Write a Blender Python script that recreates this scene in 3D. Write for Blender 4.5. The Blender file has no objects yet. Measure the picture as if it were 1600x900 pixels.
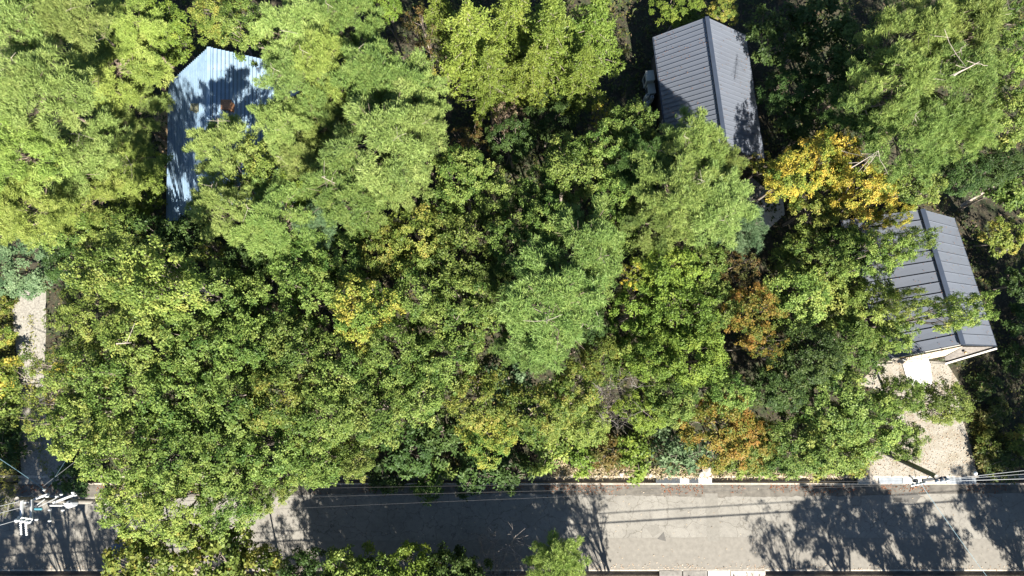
import bpy, bmesh, math, random
import numpy as np
from mathutils import Vector, Matrix

# ------------------------------------------------------------------ camera, world, sun, exposure
C = bpy.context.scene.collection
sc = bpy.context.scene
CAM_H, FPX, NADIR_V = 53.0, 1600 * 24 / 36, 590
TILT = math.atan((NADIR_V - 450) / FPX)
cam_d = bpy.data.cameras.new('camera'); cam = bpy.data.objects.new('camera', cam_d); C.objects.link(cam)
cam_d.lens = 24; cam_d.sensor_width = 36; cam_d.clip_end = 2000
cam.location = (0, 0, CAM_H); cam.rotation_euler = (TILT, 0, 0)
sc.camera = cam
SUN_EL, SUN_AZ = math.radians(42), math.radians(160)          # azimuth clockwise from +Y (up in the photo)
SUNV = Vector((math.sin(SUN_AZ) * math.cos(SUN_EL), math.cos(SUN_AZ) * math.cos(SUN_EL), math.sin(SUN_EL)))
w = bpy.data.worlds.new('World'); sc.world = w; w.use_nodes = True
nt = w.node_tree; bg = nt.nodes['Background']
sky = nt.nodes.new('ShaderNodeTexSky'); sky.sky_type = 'NISHITA'; sky.sun_disc = False
sky.sun_elevation = SUN_EL; sky.sun_rotation = SUN_AZ; sky.altitude = 1500; sky.dust_density = .2; sky.ozone_density = 2.0
nt.links.new(sky.outputs[0], bg.inputs[0]); bg.inputs[1].default_value = 0.05
sd = bpy.data.lights.new('sun', 'SUN'); sd.energy = 5.0; sd.angle = math.radians(0.55); sd.color = (1, .95, .86)
so = bpy.data.objects.new('sun', sd); C.objects.link(so); so.rotation_euler = SUNV.to_track_quat('Z', 'Y').to_euler()
sc.view_settings.view_transform = 'Standard'; sc.view_settings.look = 'None'
sc.view_settings.gamma = 1.0; sc.view_settings.exposure = 1.9
sc.cycles.max_bounces = 6; sc.cycles.diffuse_bounces = 2; sc.cycles.glossy_bounces = 2
sc.cycles.transmission_bounces = 3; sc.cycles.transparent_max_bounces = 4

rnd = random.Random(7)
FOOT = []                                                      # house footprints, road, lane and drive: no trunk stands there
def at(u, v, z=0.0):
    """world point at height z that the photograph shows at pixel (u, v) of 1600x900"""
    d = Vector((u - 800, 450 - v, -FPX)); c, s = math.cos(TILT), math.sin(TILT)
    d = Vector((d.x, c * d.y - s * d.z, s * d.y + c * d.z))
    k = (z - CAM_H) / d.z
    return Vector((k * d.x, k * d.y, z))
def pxm(z):                                                    # photo pixels per metre at height z
    return FPX / (CAM_H - z) * math.cos(TILT)

# ------------------------------------------------------------------ materials
def new_mat(name):
    m = bpy.data.materials.new(name); m.use_nodes = True
    n = m.node_tree; b = n.nodes['Principled BSDF']
    return m, n, b
def noise(n, scale, detail=6, rough=.6, coord='Object', dist=0):
    tc = n.nodes.new('ShaderNodeTexCoord'); t = n.nodes.new('ShaderNodeTexNoise')
    t.inputs['Scale'].default_value = scale; t.inputs['Detail'].default_value = detail
    t.inputs['Roughness'].default_value = rough; t.inputs['Distortion'].default_value = dist
    n.links.new(tc.outputs[coord], t.inputs['Vector']); return t
def ramp(n, src, stops):
    r = n.nodes.new('ShaderNodeValToRGB'); e = r.color_ramp.elements
    while len(e) < len(stops): e.new(.5)
    for k, (p, c) in enumerate(stops): e[k].position = p; e[k].color = (*c, 1)
    n.links.new(src, r.inputs[0]); return r
def mix(n, a, b, fac, mode='MIX'):
    m = n.nodes.new('ShaderNodeMix'); m.data_type = 'RGBA'; m.blend_type = mode
    for s, x in ((m.inputs[6], a), (m.inputs[7], b), (m.inputs[0], fac)):
        if hasattr(x, 'links'): n.links.new(x, s)
        elif isinstance(x, tuple): s.default_value = (*x, 1)
        else: s.default_value = x
    return m.outputs[2]
def bump(n, b, src, strength, dist=.02):
    k = n.nodes.new('ShaderNodeBump'); k.inputs['Strength'].default_value = strength; k.inputs['Distance'].default_value = dist
    n.links.new(src, k.inputs['Height']); n.links.new(k.outputs[0], b.inputs['Normal'])
def plain(name, col, rough=.6, metal=0., var=.25, scale=3.):
    m, n, b = new_mat(name); t = noise(n, scale, coord='Object')
    lo = tuple(c * (1 - var) for c in col); hi = tuple(min(1, c * (1 + var)) for c in col)
    r = ramp(n, t.outputs[0], [(.3, lo), (.7, hi)]); n.links.new(r.outputs[0], b.inputs['Base Color'])
    b.inputs['Roughness'].default_value = rough; b.inputs['Metallic'].default_value = metal
    return m
def leaf_mat(name, stops, trans=.38, rough=.5, gloss=.18):
    """stops: colours along the per-leaf 'tint' attribute"""
    m, n, b = new_mat(name)
    a = n.nodes.new('ShaderNodeAttribute'); a.attribute_name = 'tint'
    oi = n.nodes.new('ShaderNodeObjectInfo')
    r = ramp(n, a.outputs['Fac'], stops)
    hs = n.nodes.new('ShaderNodeHueSaturation')
    mr = n.nodes.new('ShaderNodeMapRange'); mr.inputs[3].default_value = .488; mr.inputs[4].default_value = .512
    mv = n.nodes.new('ShaderNodeMapRange'); mv.inputs[3].default_value = .85; mv.inputs[4].default_value = 1.18
    fr = n.nodes.new('ShaderNodeMath'); fr.operation = 'FRACT'; mu = n.nodes.new('ShaderNodeMath'); mu.operation = 'MULTIPLY'
    mu.inputs[1].default_value = 7.31; n.links.new(oi.outputs['Random'], mu.inputs[0]); n.links.new(mu.outputs[0], fr.inputs[0])
    n.links.new(oi.outputs['Random'], mr.inputs[0]); n.links.new(fr.outputs[0], mv.inputs[0])
    n.links.new(mr.outputs[0], hs.inputs['Hue']); n.links.new(mv.outputs[0], hs.inputs['Value'])
    n.links.new(r.outputs[0], hs.inputs['Color'])
    col = hs.outputs[0]
    n.links.new(col, b.inputs['Base Color']); b.inputs['Roughness'].default_value = rough
    b.inputs['Specular IOR Level'].default_value = gloss
    tr = n.nodes.new('ShaderNodeBsdfTranslucent'); n.links.new(col, tr.inputs[0])
    mx = n.nodes.new('ShaderNodeMixShader'); mx.inputs[0].default_value = trans
    n.links.new(b.outputs[0], mx.inputs[1]); n.links.new(tr.outputs[0], mx.inputs[2])
    n.links.new(mx.outputs[0], n.nodes['Material Output'].inputs[0])
    return m
LM = {}
def L(name, *cols, **k): LM[name] = leaf_mat('leaves_' + name, [(i / (len(cols) - 1), c) for i, c in enumerate(cols)], **k)
L('oak', (0.051, 0.097, 0.019), (0.112, 0.168, 0.034), (0.177, 0.233, 0.054), (0.257, 0.277, 0.070), trans=.3)
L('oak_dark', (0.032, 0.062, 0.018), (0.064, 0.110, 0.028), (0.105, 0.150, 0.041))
L('oak_bright', (0.093, 0.147, 0.026), (0.165, 0.235, 0.038), (0.251, 0.289, 0.050))
L('oak_olive', (0.068, 0.110, 0.020), (0.137, 0.180, 0.035), (0.231, 0.235, 0.050), (0.304, 0.230, 0.055), trans=.32)
L('oak_pale', (0.076, 0.121, 0.024), (0.151, 0.214, 0.044), (0.232, 0.281, 0.065), (0.292, 0.291, 0.071), trans=.32)
L('teal', (.07, .13, .06), (.13, .2, .095), (.2, .27, .14))
L('yellow', (.11, .17, .03), (.26, .28, .045), (.47, .37, .06), (.5, .33, .055))
L('ochre', (.09, .16, .03), (.18, .24, .045), (.33, .32, .06), (.36, .29, .06))
L('orange', (.075, .12, .025), (.165, .165, .03), (.25, .165, .035), (.22, .11, .028))
L('rust', (.07, .09, .025), (.12, .10, .03), (.17, .10, .035), (.13, .10, .03))
L('mauve', (0.150, 0.105, 0.075), (0.240, 0.180, 0.120), (0.195, 0.195, 0.075))
L('pine', (0.124, 0.179, 0.051), (0.222, 0.302, 0.080), (0.329, 0.382, 0.123), trans=.3, gloss=.2)
L('pine_green', (0.100, 0.161, 0.044), (0.183, 0.258, 0.063), (0.273, 0.322, 0.090), trans=.3, gloss=.2)
L('pine_bright', (0.132, 0.193, 0.043), (0.250, 0.327, 0.072), (0.338, 0.387, 0.108), trans=.3, gloss=.2)
L('pine_soft', (0.075, 0.137, 0.034), (0.147, 0.225, 0.057), (0.213, 0.274, 0.074), trans=.3, gloss=.2)
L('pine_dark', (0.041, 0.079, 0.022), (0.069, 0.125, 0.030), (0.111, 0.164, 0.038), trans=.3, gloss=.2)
L('larch', (0.089, 0.142, 0.023), (0.156, 0.211, 0.036), (0.223, 0.265, 0.053), trans=.3, gloss=.2)
L('litter', (.03, .021, .013), (.06, .042, .026), (.105, .076, .046), (.16, .125, .08), trans=.1)
L('litter_pale', (0.200, 0.140, 0.090), (0.360, 0.280, 0.190), (0.500, 0.420, 0.310), trans=.1)
L('litter_rust', (0.100, 0.050, 0.025), (0.200, 0.090, 0.040), (0.280, 0.150, 0.070), trans=.1)
L('straw', (.2, .16, .075), (.34, .28, .15), (.44, .37, .22), trans=.15)
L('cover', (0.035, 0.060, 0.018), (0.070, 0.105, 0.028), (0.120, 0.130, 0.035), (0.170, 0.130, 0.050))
L('grass', (0.108, 0.144, 0.030), (0.204, 0.216, 0.048), (0.312, 0.240, 0.084))
BARK = plain('bark_grey', (.2, .165, .135), .9, 0, .4, 6)
BARKP = plain('bark_red_brown', (.15, .115, .088), .9, 0, .35, 5)
DEADW = plain('dead_wood', (.3, .255, .21), .9, 0, .3, 8)
TWIG = plain('twig_grey', (.2, .175, .155), .9, 0, .3, 8)

# ------------------------------------------------------------------ mesh helpers
def tag(o, label=None, cat=None, group=None, kind=None):
    if label: o['label'] = label
    if cat: o['category'] = cat
    if group: o['group'] = group
    if kind: o['kind'] = kind
    return o
def link(name, me, mat=None, parent=None):
    o = bpy.data.objects.new(name, me); C.objects.link(o)
    if mat and not me.materials: me.materials.append(mat)
    if parent: o.parent = parent
    return o
def empty(name, loc=(0, 0, 0), rz=0.):
    o = bpy.data.objects.new(name, None); C.objects.link(o); o.location = loc; o.rotation_euler = (0, 0, rz)
    o.empty_display_size = .3
    return o
class MB:
    """collects verts and faces for one mesh"""
    def __init__(s): s.v = []; s.f = []
    def add(s, vs, fs):
        k = len(s.v); s.v += [tuple(x) for x in vs]; s.f += [tuple(i + k for i in f) for f in fs]; return s
    def box(s, c, size, rz=0., M=None):
        hx, hy, hz = (x / 2 for x in size)
        vs = [Vector((x, y, z)) for z in (-hz, hz) for x, y in ((-hx, -hy), (hx, -hy), (hx, hy), (-hx, hy))]
        R = M if M else Matrix.Rotation(rz, 3, 'Z')
        return s.add([R @ q + Vector(c) for q in vs], [(3, 2, 1, 0), (4, 5, 6, 7), (0, 1, 5, 4), (1, 2, 6, 5), (2, 3, 7, 6), (3, 0, 4, 7)])
    def prism(s, poly, z0, z1):
        n = len(poly); a = sum(poly[i][0] * poly[(i + 1) % n][1] - poly[(i + 1) % n][0] * poly[i][1] for i in range(n))
        if a < 0: poly = poly[::-1]
        vs = [(p[0], p[1], z0) for p in poly] + [(p[0], p[1], z1) for p in poly]
        return s.add(vs, [tuple(range(n))[::-1], tuple(range(n, 2 * n))] + [(i, (i + 1) % n, (i + 1) % n + n, i + n) for i in range(n)])
    def slab(s, quad, th):
        """four corners (counter-clockwise from above), thickened downwards along the normal"""
        q = [Vector(p) for p in quad]; nrm = (q[1] - q[0]).cross(q[3] - q[0]).normalized()
        if nrm.z < 0: q = q[::-1]; nrm = -nrm
        vs = [p - nrm * th for p in q] + q; n = len(q)
        return s.add(vs, [tuple(range(n))[::-1], tuple(range(n, 2 * n))] + [(i, (i + 1) % n, (i + 1) % n + n, i + n) for i in range(n)])
    def tube(s, pts, rad, sides=7, cap=True):
        pts = [Vector(p) for p in pts]; n = len(pts)
        if not hasattr(rad, '__len__'): rad = [rad] * n
        up = Vector((0, 0, 1)) if abs((pts[-1] - pts[0]).normalized().z) < .9 else Vector((1, 0, 0)); vs = []
        for i, p in enumerate(pts):
            d = (pts[min(i + 1, n - 1)] - pts[max(i - 1, 0)]).normalized()
            x = d.cross(up).normalized(); y = x.cross(d)
            vs += [p + (x * math.cos(a) + y * math.sin(a)) * rad[i] for a in (2 * math.pi * k / sides for k in range(sides))]
        fs = [(i * sides + k, i * sides + (k + 1) % sides, (i + 1) * sides + (k + 1) % sides, (i + 1) * sides + k) for i in range(n - 1) for k in range(sides)]
        if cap: fs += [tuple(range(sides)), tuple(range((n - 1) * sides, n * sides))[::-1]]
        return s.add(vs, fs)
    def lathe(s, c, prof, sides=12):
        c = Vector(c); vs = []; n = len(prof)
        for r, z in prof: vs += [c + Vector((r * math.cos(a), r * math.sin(a), z)) for a in (2 * math.pi * k / sides for k in range(sides))]
        fs = [(i * sides + k, i * sides + (k + 1) % sides, (i + 1) * sides + (k + 1) % sides, (i + 1) * sides + k) for i in range(n - 1) for k in range(sides)]
        return s.add(vs, fs + [tuple(range(sides))[::-1], tuple(range((n - 1) * sides, n * sides))])
    def mesh(s, name, smooth=False):
        me = bpy.data.meshes.new(name); me.from_pydata(s.v, [], s.f); me.validate()
        if smooth: me.polygons.foreach_set('use_smooth', [True] * len(me.polygons))
        me.update(); return me
    def build(s, name, mat, parent=None, smooth=False, bevel=0.):
        o = link(name, s.mesh(name, smooth), mat, parent)
        if bevel:
            b = o.modifiers.new('bevel', 'BEVEL'); b.width = bevel; b.segments = 2; b.limit_method = 'ANGLE'
        return o

def unit(a): return a / np.maximum(np.linalg.norm(a, axis=-1, keepdims=True), 1e-6)
def leaves_mesh(name, p, ax, nr, ln, wd, tint, mats=None, fold=.12):
    """one diamond-shaped, slightly folded face per leaf: base p, axis ax, normal nr, length ln, width wd"""
    N = len(p); ax = unit(ax); b = unit(np.cross(nr, ax)); n2 = np.cross(ax, b)
    ln = np.broadcast_to(np.asarray(ln, float), (N,))[:, None]; wd = np.broadcast_to(np.asarray(wd, float), (N,))[:, None]
    V = np.empty((N, 4, 3)); m = p + ax * ln * .5 + n2 * wd * fold
    V[:, 0] = p; V[:, 1] = m + b * wd * .5; V[:, 2] = p + ax * ln; V[:, 3] = m - b * wd * .5
    me = bpy.data.meshes.new(name); me.vertices.add(N * 4); me.loops.add(N * 4); me.polygons.add(N)
    me.vertices.foreach_set('co', V.ravel()); me.loops.foreach_set('vertex_index', np.arange(N * 4))
    me.polygons.foreach_set('loop_start', np.arange(0, N * 4, 4)); me.polygons.foreach_set('loop_total', np.full(N, 4))
    me.update(calc_edges=True)
    at_ = me.attributes.new('tint', 'FLOAT', 'FACE'); at_.data.foreach_set('value', np.clip(tint, 0, 1).astype(np.float32))
    return me
def sphere_dirs(g, n, zmin):
    """n well spread random directions with z > zmin"""
    k = np.arange(n) + .5; z = 1 - (1 - zmin) * k / n; ph = k * 2.39996 + g.uniform(0, 6.28)
    r = np.sqrt(np.maximum(0, 1 - z * z)); d = np.stack([r * np.cos(ph), r * np.sin(ph), z], 1)
    return unit(d + g.normal(0, .22, d.shape))
def lobes(g, d, n=6, lo=.72, amp=.38):
    c = sphere_dirs(g, n, -.1); return lo + amp * np.max(np.clip(d @ c.T, 0, 1) ** 5, axis=1)

def wob(a, b, g, n=5, amp=.12, sag=0.):
    a, b = np.array(a, float), np.array(b, float); t = np.linspace(0, 1, n)[:, None]; l = np.linalg.norm(b - a)
    p = a + (b - a) * t; j = g.normal(0, amp * l / n, (n, 3)); j[0] = 0
    p = p + np.cumsum(j, 0) * .6; p[:, 2] += sag * np.sin(t[:, 0] * math.pi) * l
    return p
# every tree kind: dict(h, R, zc, parts=[(part name, mesh)]) in metres, base at the origin
def broad_variant(seed, h=11., R=3.0, HZ=2.7, nc=78, rose=16, nl=9, Lf=.165, Wf=.105, zmin=-.2, trunk_r=.16, nlimb=5, rc=(.36, .74), sparse=0., lo=.72):
    g = np.random.default_rng(seed); zc = h - HZ * .95
    d = sphere_dirs(g, nc, zmin); f = lobes(g, d, 7, lo) * np.where(g.random(nc) < .22, g.uniform(.35, .7, nc), g.uniform(.74, 1.04, nc))
    cc = d * np.array([R, R, HZ]) * f[:, None] + np.array([0, 0, zc])
    if sparse: keep = g.random(nc) > sparse; cc = cc[keep]; d = d[keep]; nc = len(cc)
    cr = g.uniform(*rc, nc); ct = g.normal(.38, .2, nc)
    K = nc * rose
    ci = np.repeat(np.arange(nc), rose)
    q = unit(g.normal(0, 1, (K, 3)) + d[ci] * .5 + np.array([0, 0, .55])) * (g.random((K, 1)) ** .4)
    rp = cc[ci] + q * cr[ci][:, None] * np.array([1, 1, .62])
    rn = unit(np.array([0, 0, .9]) + d[ci] * .45 + q * .35 + g.normal(0, .28, (K, 3)))
    M = K * nl; ri = np.repeat(np.arange(K), nl)
    n_ = rn[ri]; e1 = unit(np.cross(n_, np.array([.3, .8, .1]))); e2 = np.cross(n_, e1)
    ph = np.tile(np.arange(nl) * 6.283 / nl, K) + np.repeat(g.uniform(0, 6.28, K), nl) + g.normal(0, .35, M)
    ax = e1 * np.cos(ph)[:, None] + e2 * np.sin(ph)[:, None] + n_ * g.uniform(-.35, .45, (M, 1))
    nr = unit(n_ + g.normal(0, .38, (M, 3)))
    p = rp[ri] + ax * g.uniform(.0, .07, (M, 1)) + g.normal(0, .05, (M, 3))
    s = g.uniform(.65, 1.2, M)
    tint = ct[ci][ri] + np.repeat(g.normal(0, .09, K), nl) + g.normal(0, .1, M)
    crown = leaves_mesh('crown', p, ax, nr, Lf * s, Wf * s, tint)
    # trunk and limbs
    fork = np.array([g.normal(0, .15), g.normal(0, .15), h * .42])
    t = MB(); tp = wob((0, 0, -.25), fork, g, 6, .06); t.tube(tp, np.linspace(trunk_r * 1.25, trunk_r * .85, 6), 8)
    parts = [('trunk', t.mesh('trunk', True))]
    order = np.argsort(np.arctan2(cc[:, 1], cc[:, 0]))
    for part in np.array_split(order, nlimb):
        if len(part) < 2: continue
        m = MB(); mid = cc[part].mean(0) * .75 + fork * .25; mid[2] = max(mid[2], fork[2] + 1)
        lp = wob(tp[-1], mid, g, 5, .14, -.04); m.tube(lp, np.linspace(trunk_r * .62, trunk_r * .3, 5), 6)
        for k in part[:: max(1, len(part) // 7)]:
            m.tube(wob(lp[g.integers(2, 5)], cc[k], g, 4, .16), np.linspace(trunk_r * .26, .018, 4), 4)
        parts.append(('limb', m.mesh('limb', True)))
    parts.append(('crown', crown))
    return dict(h=h, R=R, zc=zc, parts=parts, bark=BARK)
def pine_variant(seed, h=15., R=3.0, HZ=2.6, npad=46, tufts=38, nn=19, Ln=.3, Wn=.034, nlimb=6, ndead=1, open_=.1):
    g = np.random.default_rng(seed); zc = h - HZ
    d = sphere_dirs(g, npad, -.25); f = lobes(g, d, 6, .74, .34) * g.uniform(.72, 1.03, npad)
    cc = d * np.array([R, R, HZ]) * f[:, None] + np.array([0, 0, zc])
    keep = (g.random(npad) > open_) | (np.hypot(cc[:, 0], cc[:, 1]) < 1.1); cc = cc[keep]; d = d[keep]; npad = len(cc)
    tp_ = np.stack([g.normal(0, .35, 5), g.normal(0, .35, 5), zc + HZ * g.uniform(.62, .85, 5)], 1); cc = np.concatenate([cc, tp_]); d = np.concatenate([d, np.tile([0, 0, 1.], (5, 1))]); npad += 5
    pr = g.uniform(.45, .9, npad); K = npad * tufts; ci = np.repeat(np.arange(npad), tufts)
    a = g.uniform(0, 6.283, K); rr = np.sqrt(g.random(K)) * pr[ci]
    out = np.stack([np.cos(a), np.sin(a), np.zeros(K)], 1)
    hd = unit(d[:, :2] + g.normal(0, .2, (npad, 2))); sd_ = np.stack([-hd[:, 1], hd[:, 0]], 1); el = g.uniform(1.2, 1.7, npad)
    oo = hd[ci] * (np.cos(a) * el[ci])[:, None] + sd_[ci] * (np.sin(a) * .68)[:, None]
    tp = cc[ci] + np.concatenate([oo, np.zeros((K, 1))], 1) * rr[:, None]; tp[:, 2] += .38 * pr[ci] * (1 - (rr / pr[ci]) ** 2) + g.normal(0, .09, K)
    tn = unit(np.array([0, 0, .85]) + out * (.75 * rr / pr[ci])[:, None] + d[ci] * .4 + g.normal(0, .22, (K, 3)))
    M = K * nn; ti = np.repeat(np.arange(K), nn)
    ax = unit(tn[ti] * .75 + unit(g.normal(0, 1, (M, 3))) * .85)
    nr = unit(np.array([0, 0, .9]) + tn[ti] * .5 + g.normal(0, .35, (M, 3)))
    p = tp[ti] - tn[ti] * .1 + g.normal(0, .06, (M, 3)); s = g.uniform(.7, 1.25, M)
    tint = np.repeat(np.repeat(g.normal(.5, .12, npad), tufts) + g.normal(0, .12, K), nn) + g.normal(0, .12, M)
    crown = leaves_mesh('crown', p, ax, nr, Ln * s, Wn * s, tint, fold=0)
    top = np.array([g.normal(0, .3), g.normal(0, .3), zc + HZ * .3])
    t = MB(); tpts = wob((0, 0, -.25), top, g, 9, .05); t.tube(tpts, np.linspace(.21, .05, 9), 8)
    parts = [('trunk', t.mesh('trunk', True))]
    order = np.argsort(np.arctan2(cc[:, 1], cc[:, 0]))
    for part in np.array_split(order, nlimb):
        m = MB()
        for k in part:
            i = min(8, max(4, int(8 * (cc[k][2] - .6) / top[2])))
            bp = wob(tpts[i], cc[k] + np.array([0, 0, .12]), g, 5, .16, -.05); m.tube(bp, np.linspace(.06, .022, 5), 5)
            for _ in range(3):
                e = bp[3] + np.append(g.normal(0, .5, 2), g.uniform(.05, .4)); m.tube(wob(bp[3], e, g, 3, .1), [.02, .015, .01], 4, False)
        parts.append(('limb', m.mesh('limb', True)))
    for _ in range(ndead):
        m = MB(); a = g.uniform(0, 6.28); e = np.array([math.cos(a) * R * .5, math.sin(a) * R * .5, zc + HZ * g.uniform(.85, 1.05)])
        s0 = e * np.array([.35, .35, 1]) - np.array([0, 0, .9]); bp = wob(s0, e, g, 6, .22); m.tube(bp, np.linspace(.04, .014, 6), 5)
        for _ in range(6):
            i = g.integers(2, 6); m.tube(wob(bp[i], bp[i] + np.append(g.normal(0, .5, 2), g.uniform(-.1, .4)), g, 3, .2), [.016, .012, .008], 4, False)
        parts.append(('dead_branch', m.mesh('dead_branch', True)))
    parts.append(('crown', crown))
    return dict(h=h, R=R, zc=zc, parts=parts, bark=BARKP)
def larch_variant(seed, h=15., R=2.9, levels=12, per=6, tw=30, nn=11, Ln=.22, Wn=.075):
    g = np.random.default_rng(seed); z0 = h * .42; P = []; A = []; T = []
    t = MB(); tp = wob((0, 0, -.25), (0, 0, h), g, 9, .015); t.tube(tp, np.linspace(.19, .025, 9), 8)
    limb = [MB() for _ in range(5)]
    for l in range(levels):
        f = l / (levels - 1); z = z0 + (h - .4 - z0) * f; br = R * (1 - f) ** .7 * .98 + .25
        for k in range(per):
            a = 6.283 * k / per + l * 1.1 + g.normal(0, .25); r = br * g.uniform(.5, 1.18)
            o = np.array([math.cos(a), math.sin(a), 0]); side = np.array([-o[1], o[0], 0])
            e = o * r + np.array([0, 0, z - .16 * r + g.normal(0, .1)])
            limb[k % 5].tube([(0, 0, z), e * .55 + np.array([0, 0, z * .45 + .12]), e], [.03, .02, .008], 4, False)
            m = int(tw * r / R) + 5; s = g.uniform(.12, 1.0, m)
            off = g.normal(0, .32, m) * (1.05 - s * .75)
            q = np.array([0, 0, z]) * (1 - s[:, None]) + e * s[:, None] + side * off[:, None] * r * .55
            q[:, 2] += .12 * np.sin(s * 3.14) + g.normal(0, .07, m) - abs(off) * .15
            P.append(q); A.append(unit(o * .8 + side * (off * 1.6)[:, None] + g.normal(0, .2, (m, 3)))); T.append(np.full(m, g.normal(.5, .14)))
    P = np.concatenate(P); A = np.concatenate(A); T = np.concatenate(T); K = len(P); i = np.repeat(np.arange(K), nn); M = len(i)
    ax = unit(A[i] * .6 + unit(g.normal(0, 1, (M, 3))) * .9 + np.array([0, 0, .15])); nr = unit(np.array([0, 0, 1.]) + g.normal(0, .4, (M, 3)))
    p = P[i] + g.normal(0, .09, (M, 3)); s = g.uniform(.7, 1.25, M)
    crown = leaves_mesh('crown', p, ax, nr, Ln * s, Wn * s, T[i] + g.normal(0, .14, M), fold=0)
    return dict(h=h, R=R, zc=h * .72, parts=[('trunk', t.mesh('trunk', True))] + [('limb', q.mesh('limb', True)) for q in limb] + [('crown', crown)], bark=BARK)
def bare_variant(seed, h=3.2, R=1.4, n=26):
    g = np.random.default_rng(seed); t = MB(); t.tube([(0, 0, -.2), (.03, .02, .5)], [.06, .05], 6); parts = [('trunk', t.mesh('trunk', True))]
    for k in range(9):
        m = MB(); a = k * .7 + g.normal(0, .2); e = np.array([math.cos(a) * R, math.sin(a) * R, h * g.uniform(.65, 1)])
        bp = wob((.03, .02, .45), e, g, 7, .2); m.tube(bp, np.linspace(.024, .01, 7), 5)
        for _ in range(20):
            i = g.integers(2, 7); e2 = bp[i] + np.append(g.normal(0, .45, 2), g.uniform(0, .6)); b2 = wob(bp[i], e2, g, 4, .2); m.tube(b2, [.013, .011, .009, .007], 4, False)
            for _ in range(2): m.tube([b2[2], b2[2] + g.normal(0, .22, 3)], [.008, .006], 3, False)
        parts.append(('limb', m.mesh('limb', True)))
    return dict(h=h, R=R, zc=h * .7, parts=parts, bark=TWIG)

VAR = {
 'oak': [broad_variant(11 + k, HZ=2.7 + .15 * k, lo=.6 + .025 * k) for k in range(6)],
 'thin': [broad_variant(31 + k, nc=48, rose=8, nl=7, sparse=.12, rc=(.35, .75), nlimb=5, lo=.62) for k in range(3)],
 'small': [broad_variant(41 + k, h=5.5, R=2.0, HZ=1.6, nc=34, rose=11, nl=8, Lf=.24, Wf=.14, trunk_r=.08, rc=(.35, .65)) for k in range(3)],
 'shrub': [broad_variant(51 + k, h=1.7, R=1.25, HZ=.95, nc=22, rose=10, nl=7, Lf=.22, Wf=.12, zmin=-.1, trunk_r=.035, nlimb=3, rc=(.28, .5)) for k in range(4)],
 'pine': [pine_variant(61 + k, HZ=2.3 + .25 * k, open_=.06 + .05 * (k % 3)) for k in range(5)],
 'larch': [larch_variant(81 + k) for k in range(3)],
 'bare': [bare_variant(91 + k) for k in range(2)],
}
for vs in VAR.values():
    for v in vs:
        for nm, me in v['parts']: me.materials.append(None if nm == 'crown' else (DEADW if nm == 'dead_branch' else v['bark']))
NAMES = dict(oak='broadleaf_tree', thin='broadleaf_tree', small='small_tree', shrub='shrub', pine='pine_tree', larch='larch_tree', bare='bare_shrub')
cnt = {}
def clear_base(x, y, pad=.7):
    """nearest place for a trunk outside every footprint"""
    for _ in range(3):
        for poly in FOOT:
            c = sum((Vector(q) for q in poly), Vector((0, 0))) / len(poly); P = Vector((x, y)); n = len(poly); best = None; ins = False
            for i in range(n):
                a, b_ = Vector(poly[i]), Vector(poly[(i + 1) % n])
                if (a.y > y) != (b_.y > y) and x < (b_.x - a.x) * (y - a.y) / (b_.y - a.y) + a.x: ins = not ins
                k = max(0, min(1, (P - a).dot(b_ - a) / max(1e-6, (b_ - a).length_squared))); q = a + (b_ - a) * k
                if best is None or (P - q).length < (P - best).length: best = q
            dd = (best - P).length
            if ins: d = (best - P) if dd > 1e-4 else (best - c); P = best + d.normalized() * pad
            elif dd < pad and dd > 1e-4: P = best + (P - best).normalized() * pad
            x, y = P.x, P.y
    return x, y
def plant(kind, x, y, R, h, tone, label, group, cat=None, lean=None):
    k = cnt.get(kind, 0); cnt[kind] = k + 1; v = VAR[kind][(k * 5 + k // 3) % len(VAR[kind])]
    o = empty(NAMES[kind], (x, y, 0)); s = R / v['R']; o.rotation_mode = 'QUATERNION'
    rot = Matrix.Rotation(rnd.uniform(0, 6.28), 4, 'Z').to_quaternion()
    if lean: h *= lean.length / (v['zc'] / v['h'] * h); rot = Vector((0, 0, 1)).rotation_difference(lean) @ rot
    o.rotation_quaternion = rot; o.scale = (s, s * rnd.uniform(.92, 1.08), h / v['h'])
    tag(o, label, cat or ('shrub' if kind in ('shrub', 'bare') else 'tree'), group)
    for nm, me in v['parts']:
        c = bpy.data.objects.new(nm, me); C.objects.link(c); c.parent = o
        if nm == 'crown':
            c.material_slots[0].link = 'OBJECT'; c.material_slots[0].material = LM[tone]
    return o
def plant_at(kind, u, v, rpx, h, tone, label, group, cat=None):
    q = VAR[kind][0]; zc = q['zc'] / q['h'] * h; p = at(u, v, zc); x, y = clear_base(p.x, p.y, .2 if p.y < -9 else .7 if h > 3.3 else .4)
    lean = Vector((p.x - x, p.y - y, zc)); a = math.degrees(math.atan2(math.hypot(lean.x, lean.y), zc))
    if a > 16: print('LEAN %4.0f' % a, kind, u, v, h, label)
    return plant(kind, x, y, rpx / pxm(zc), h, tone, label, group, cat, lean if a > .5 else None)
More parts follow.
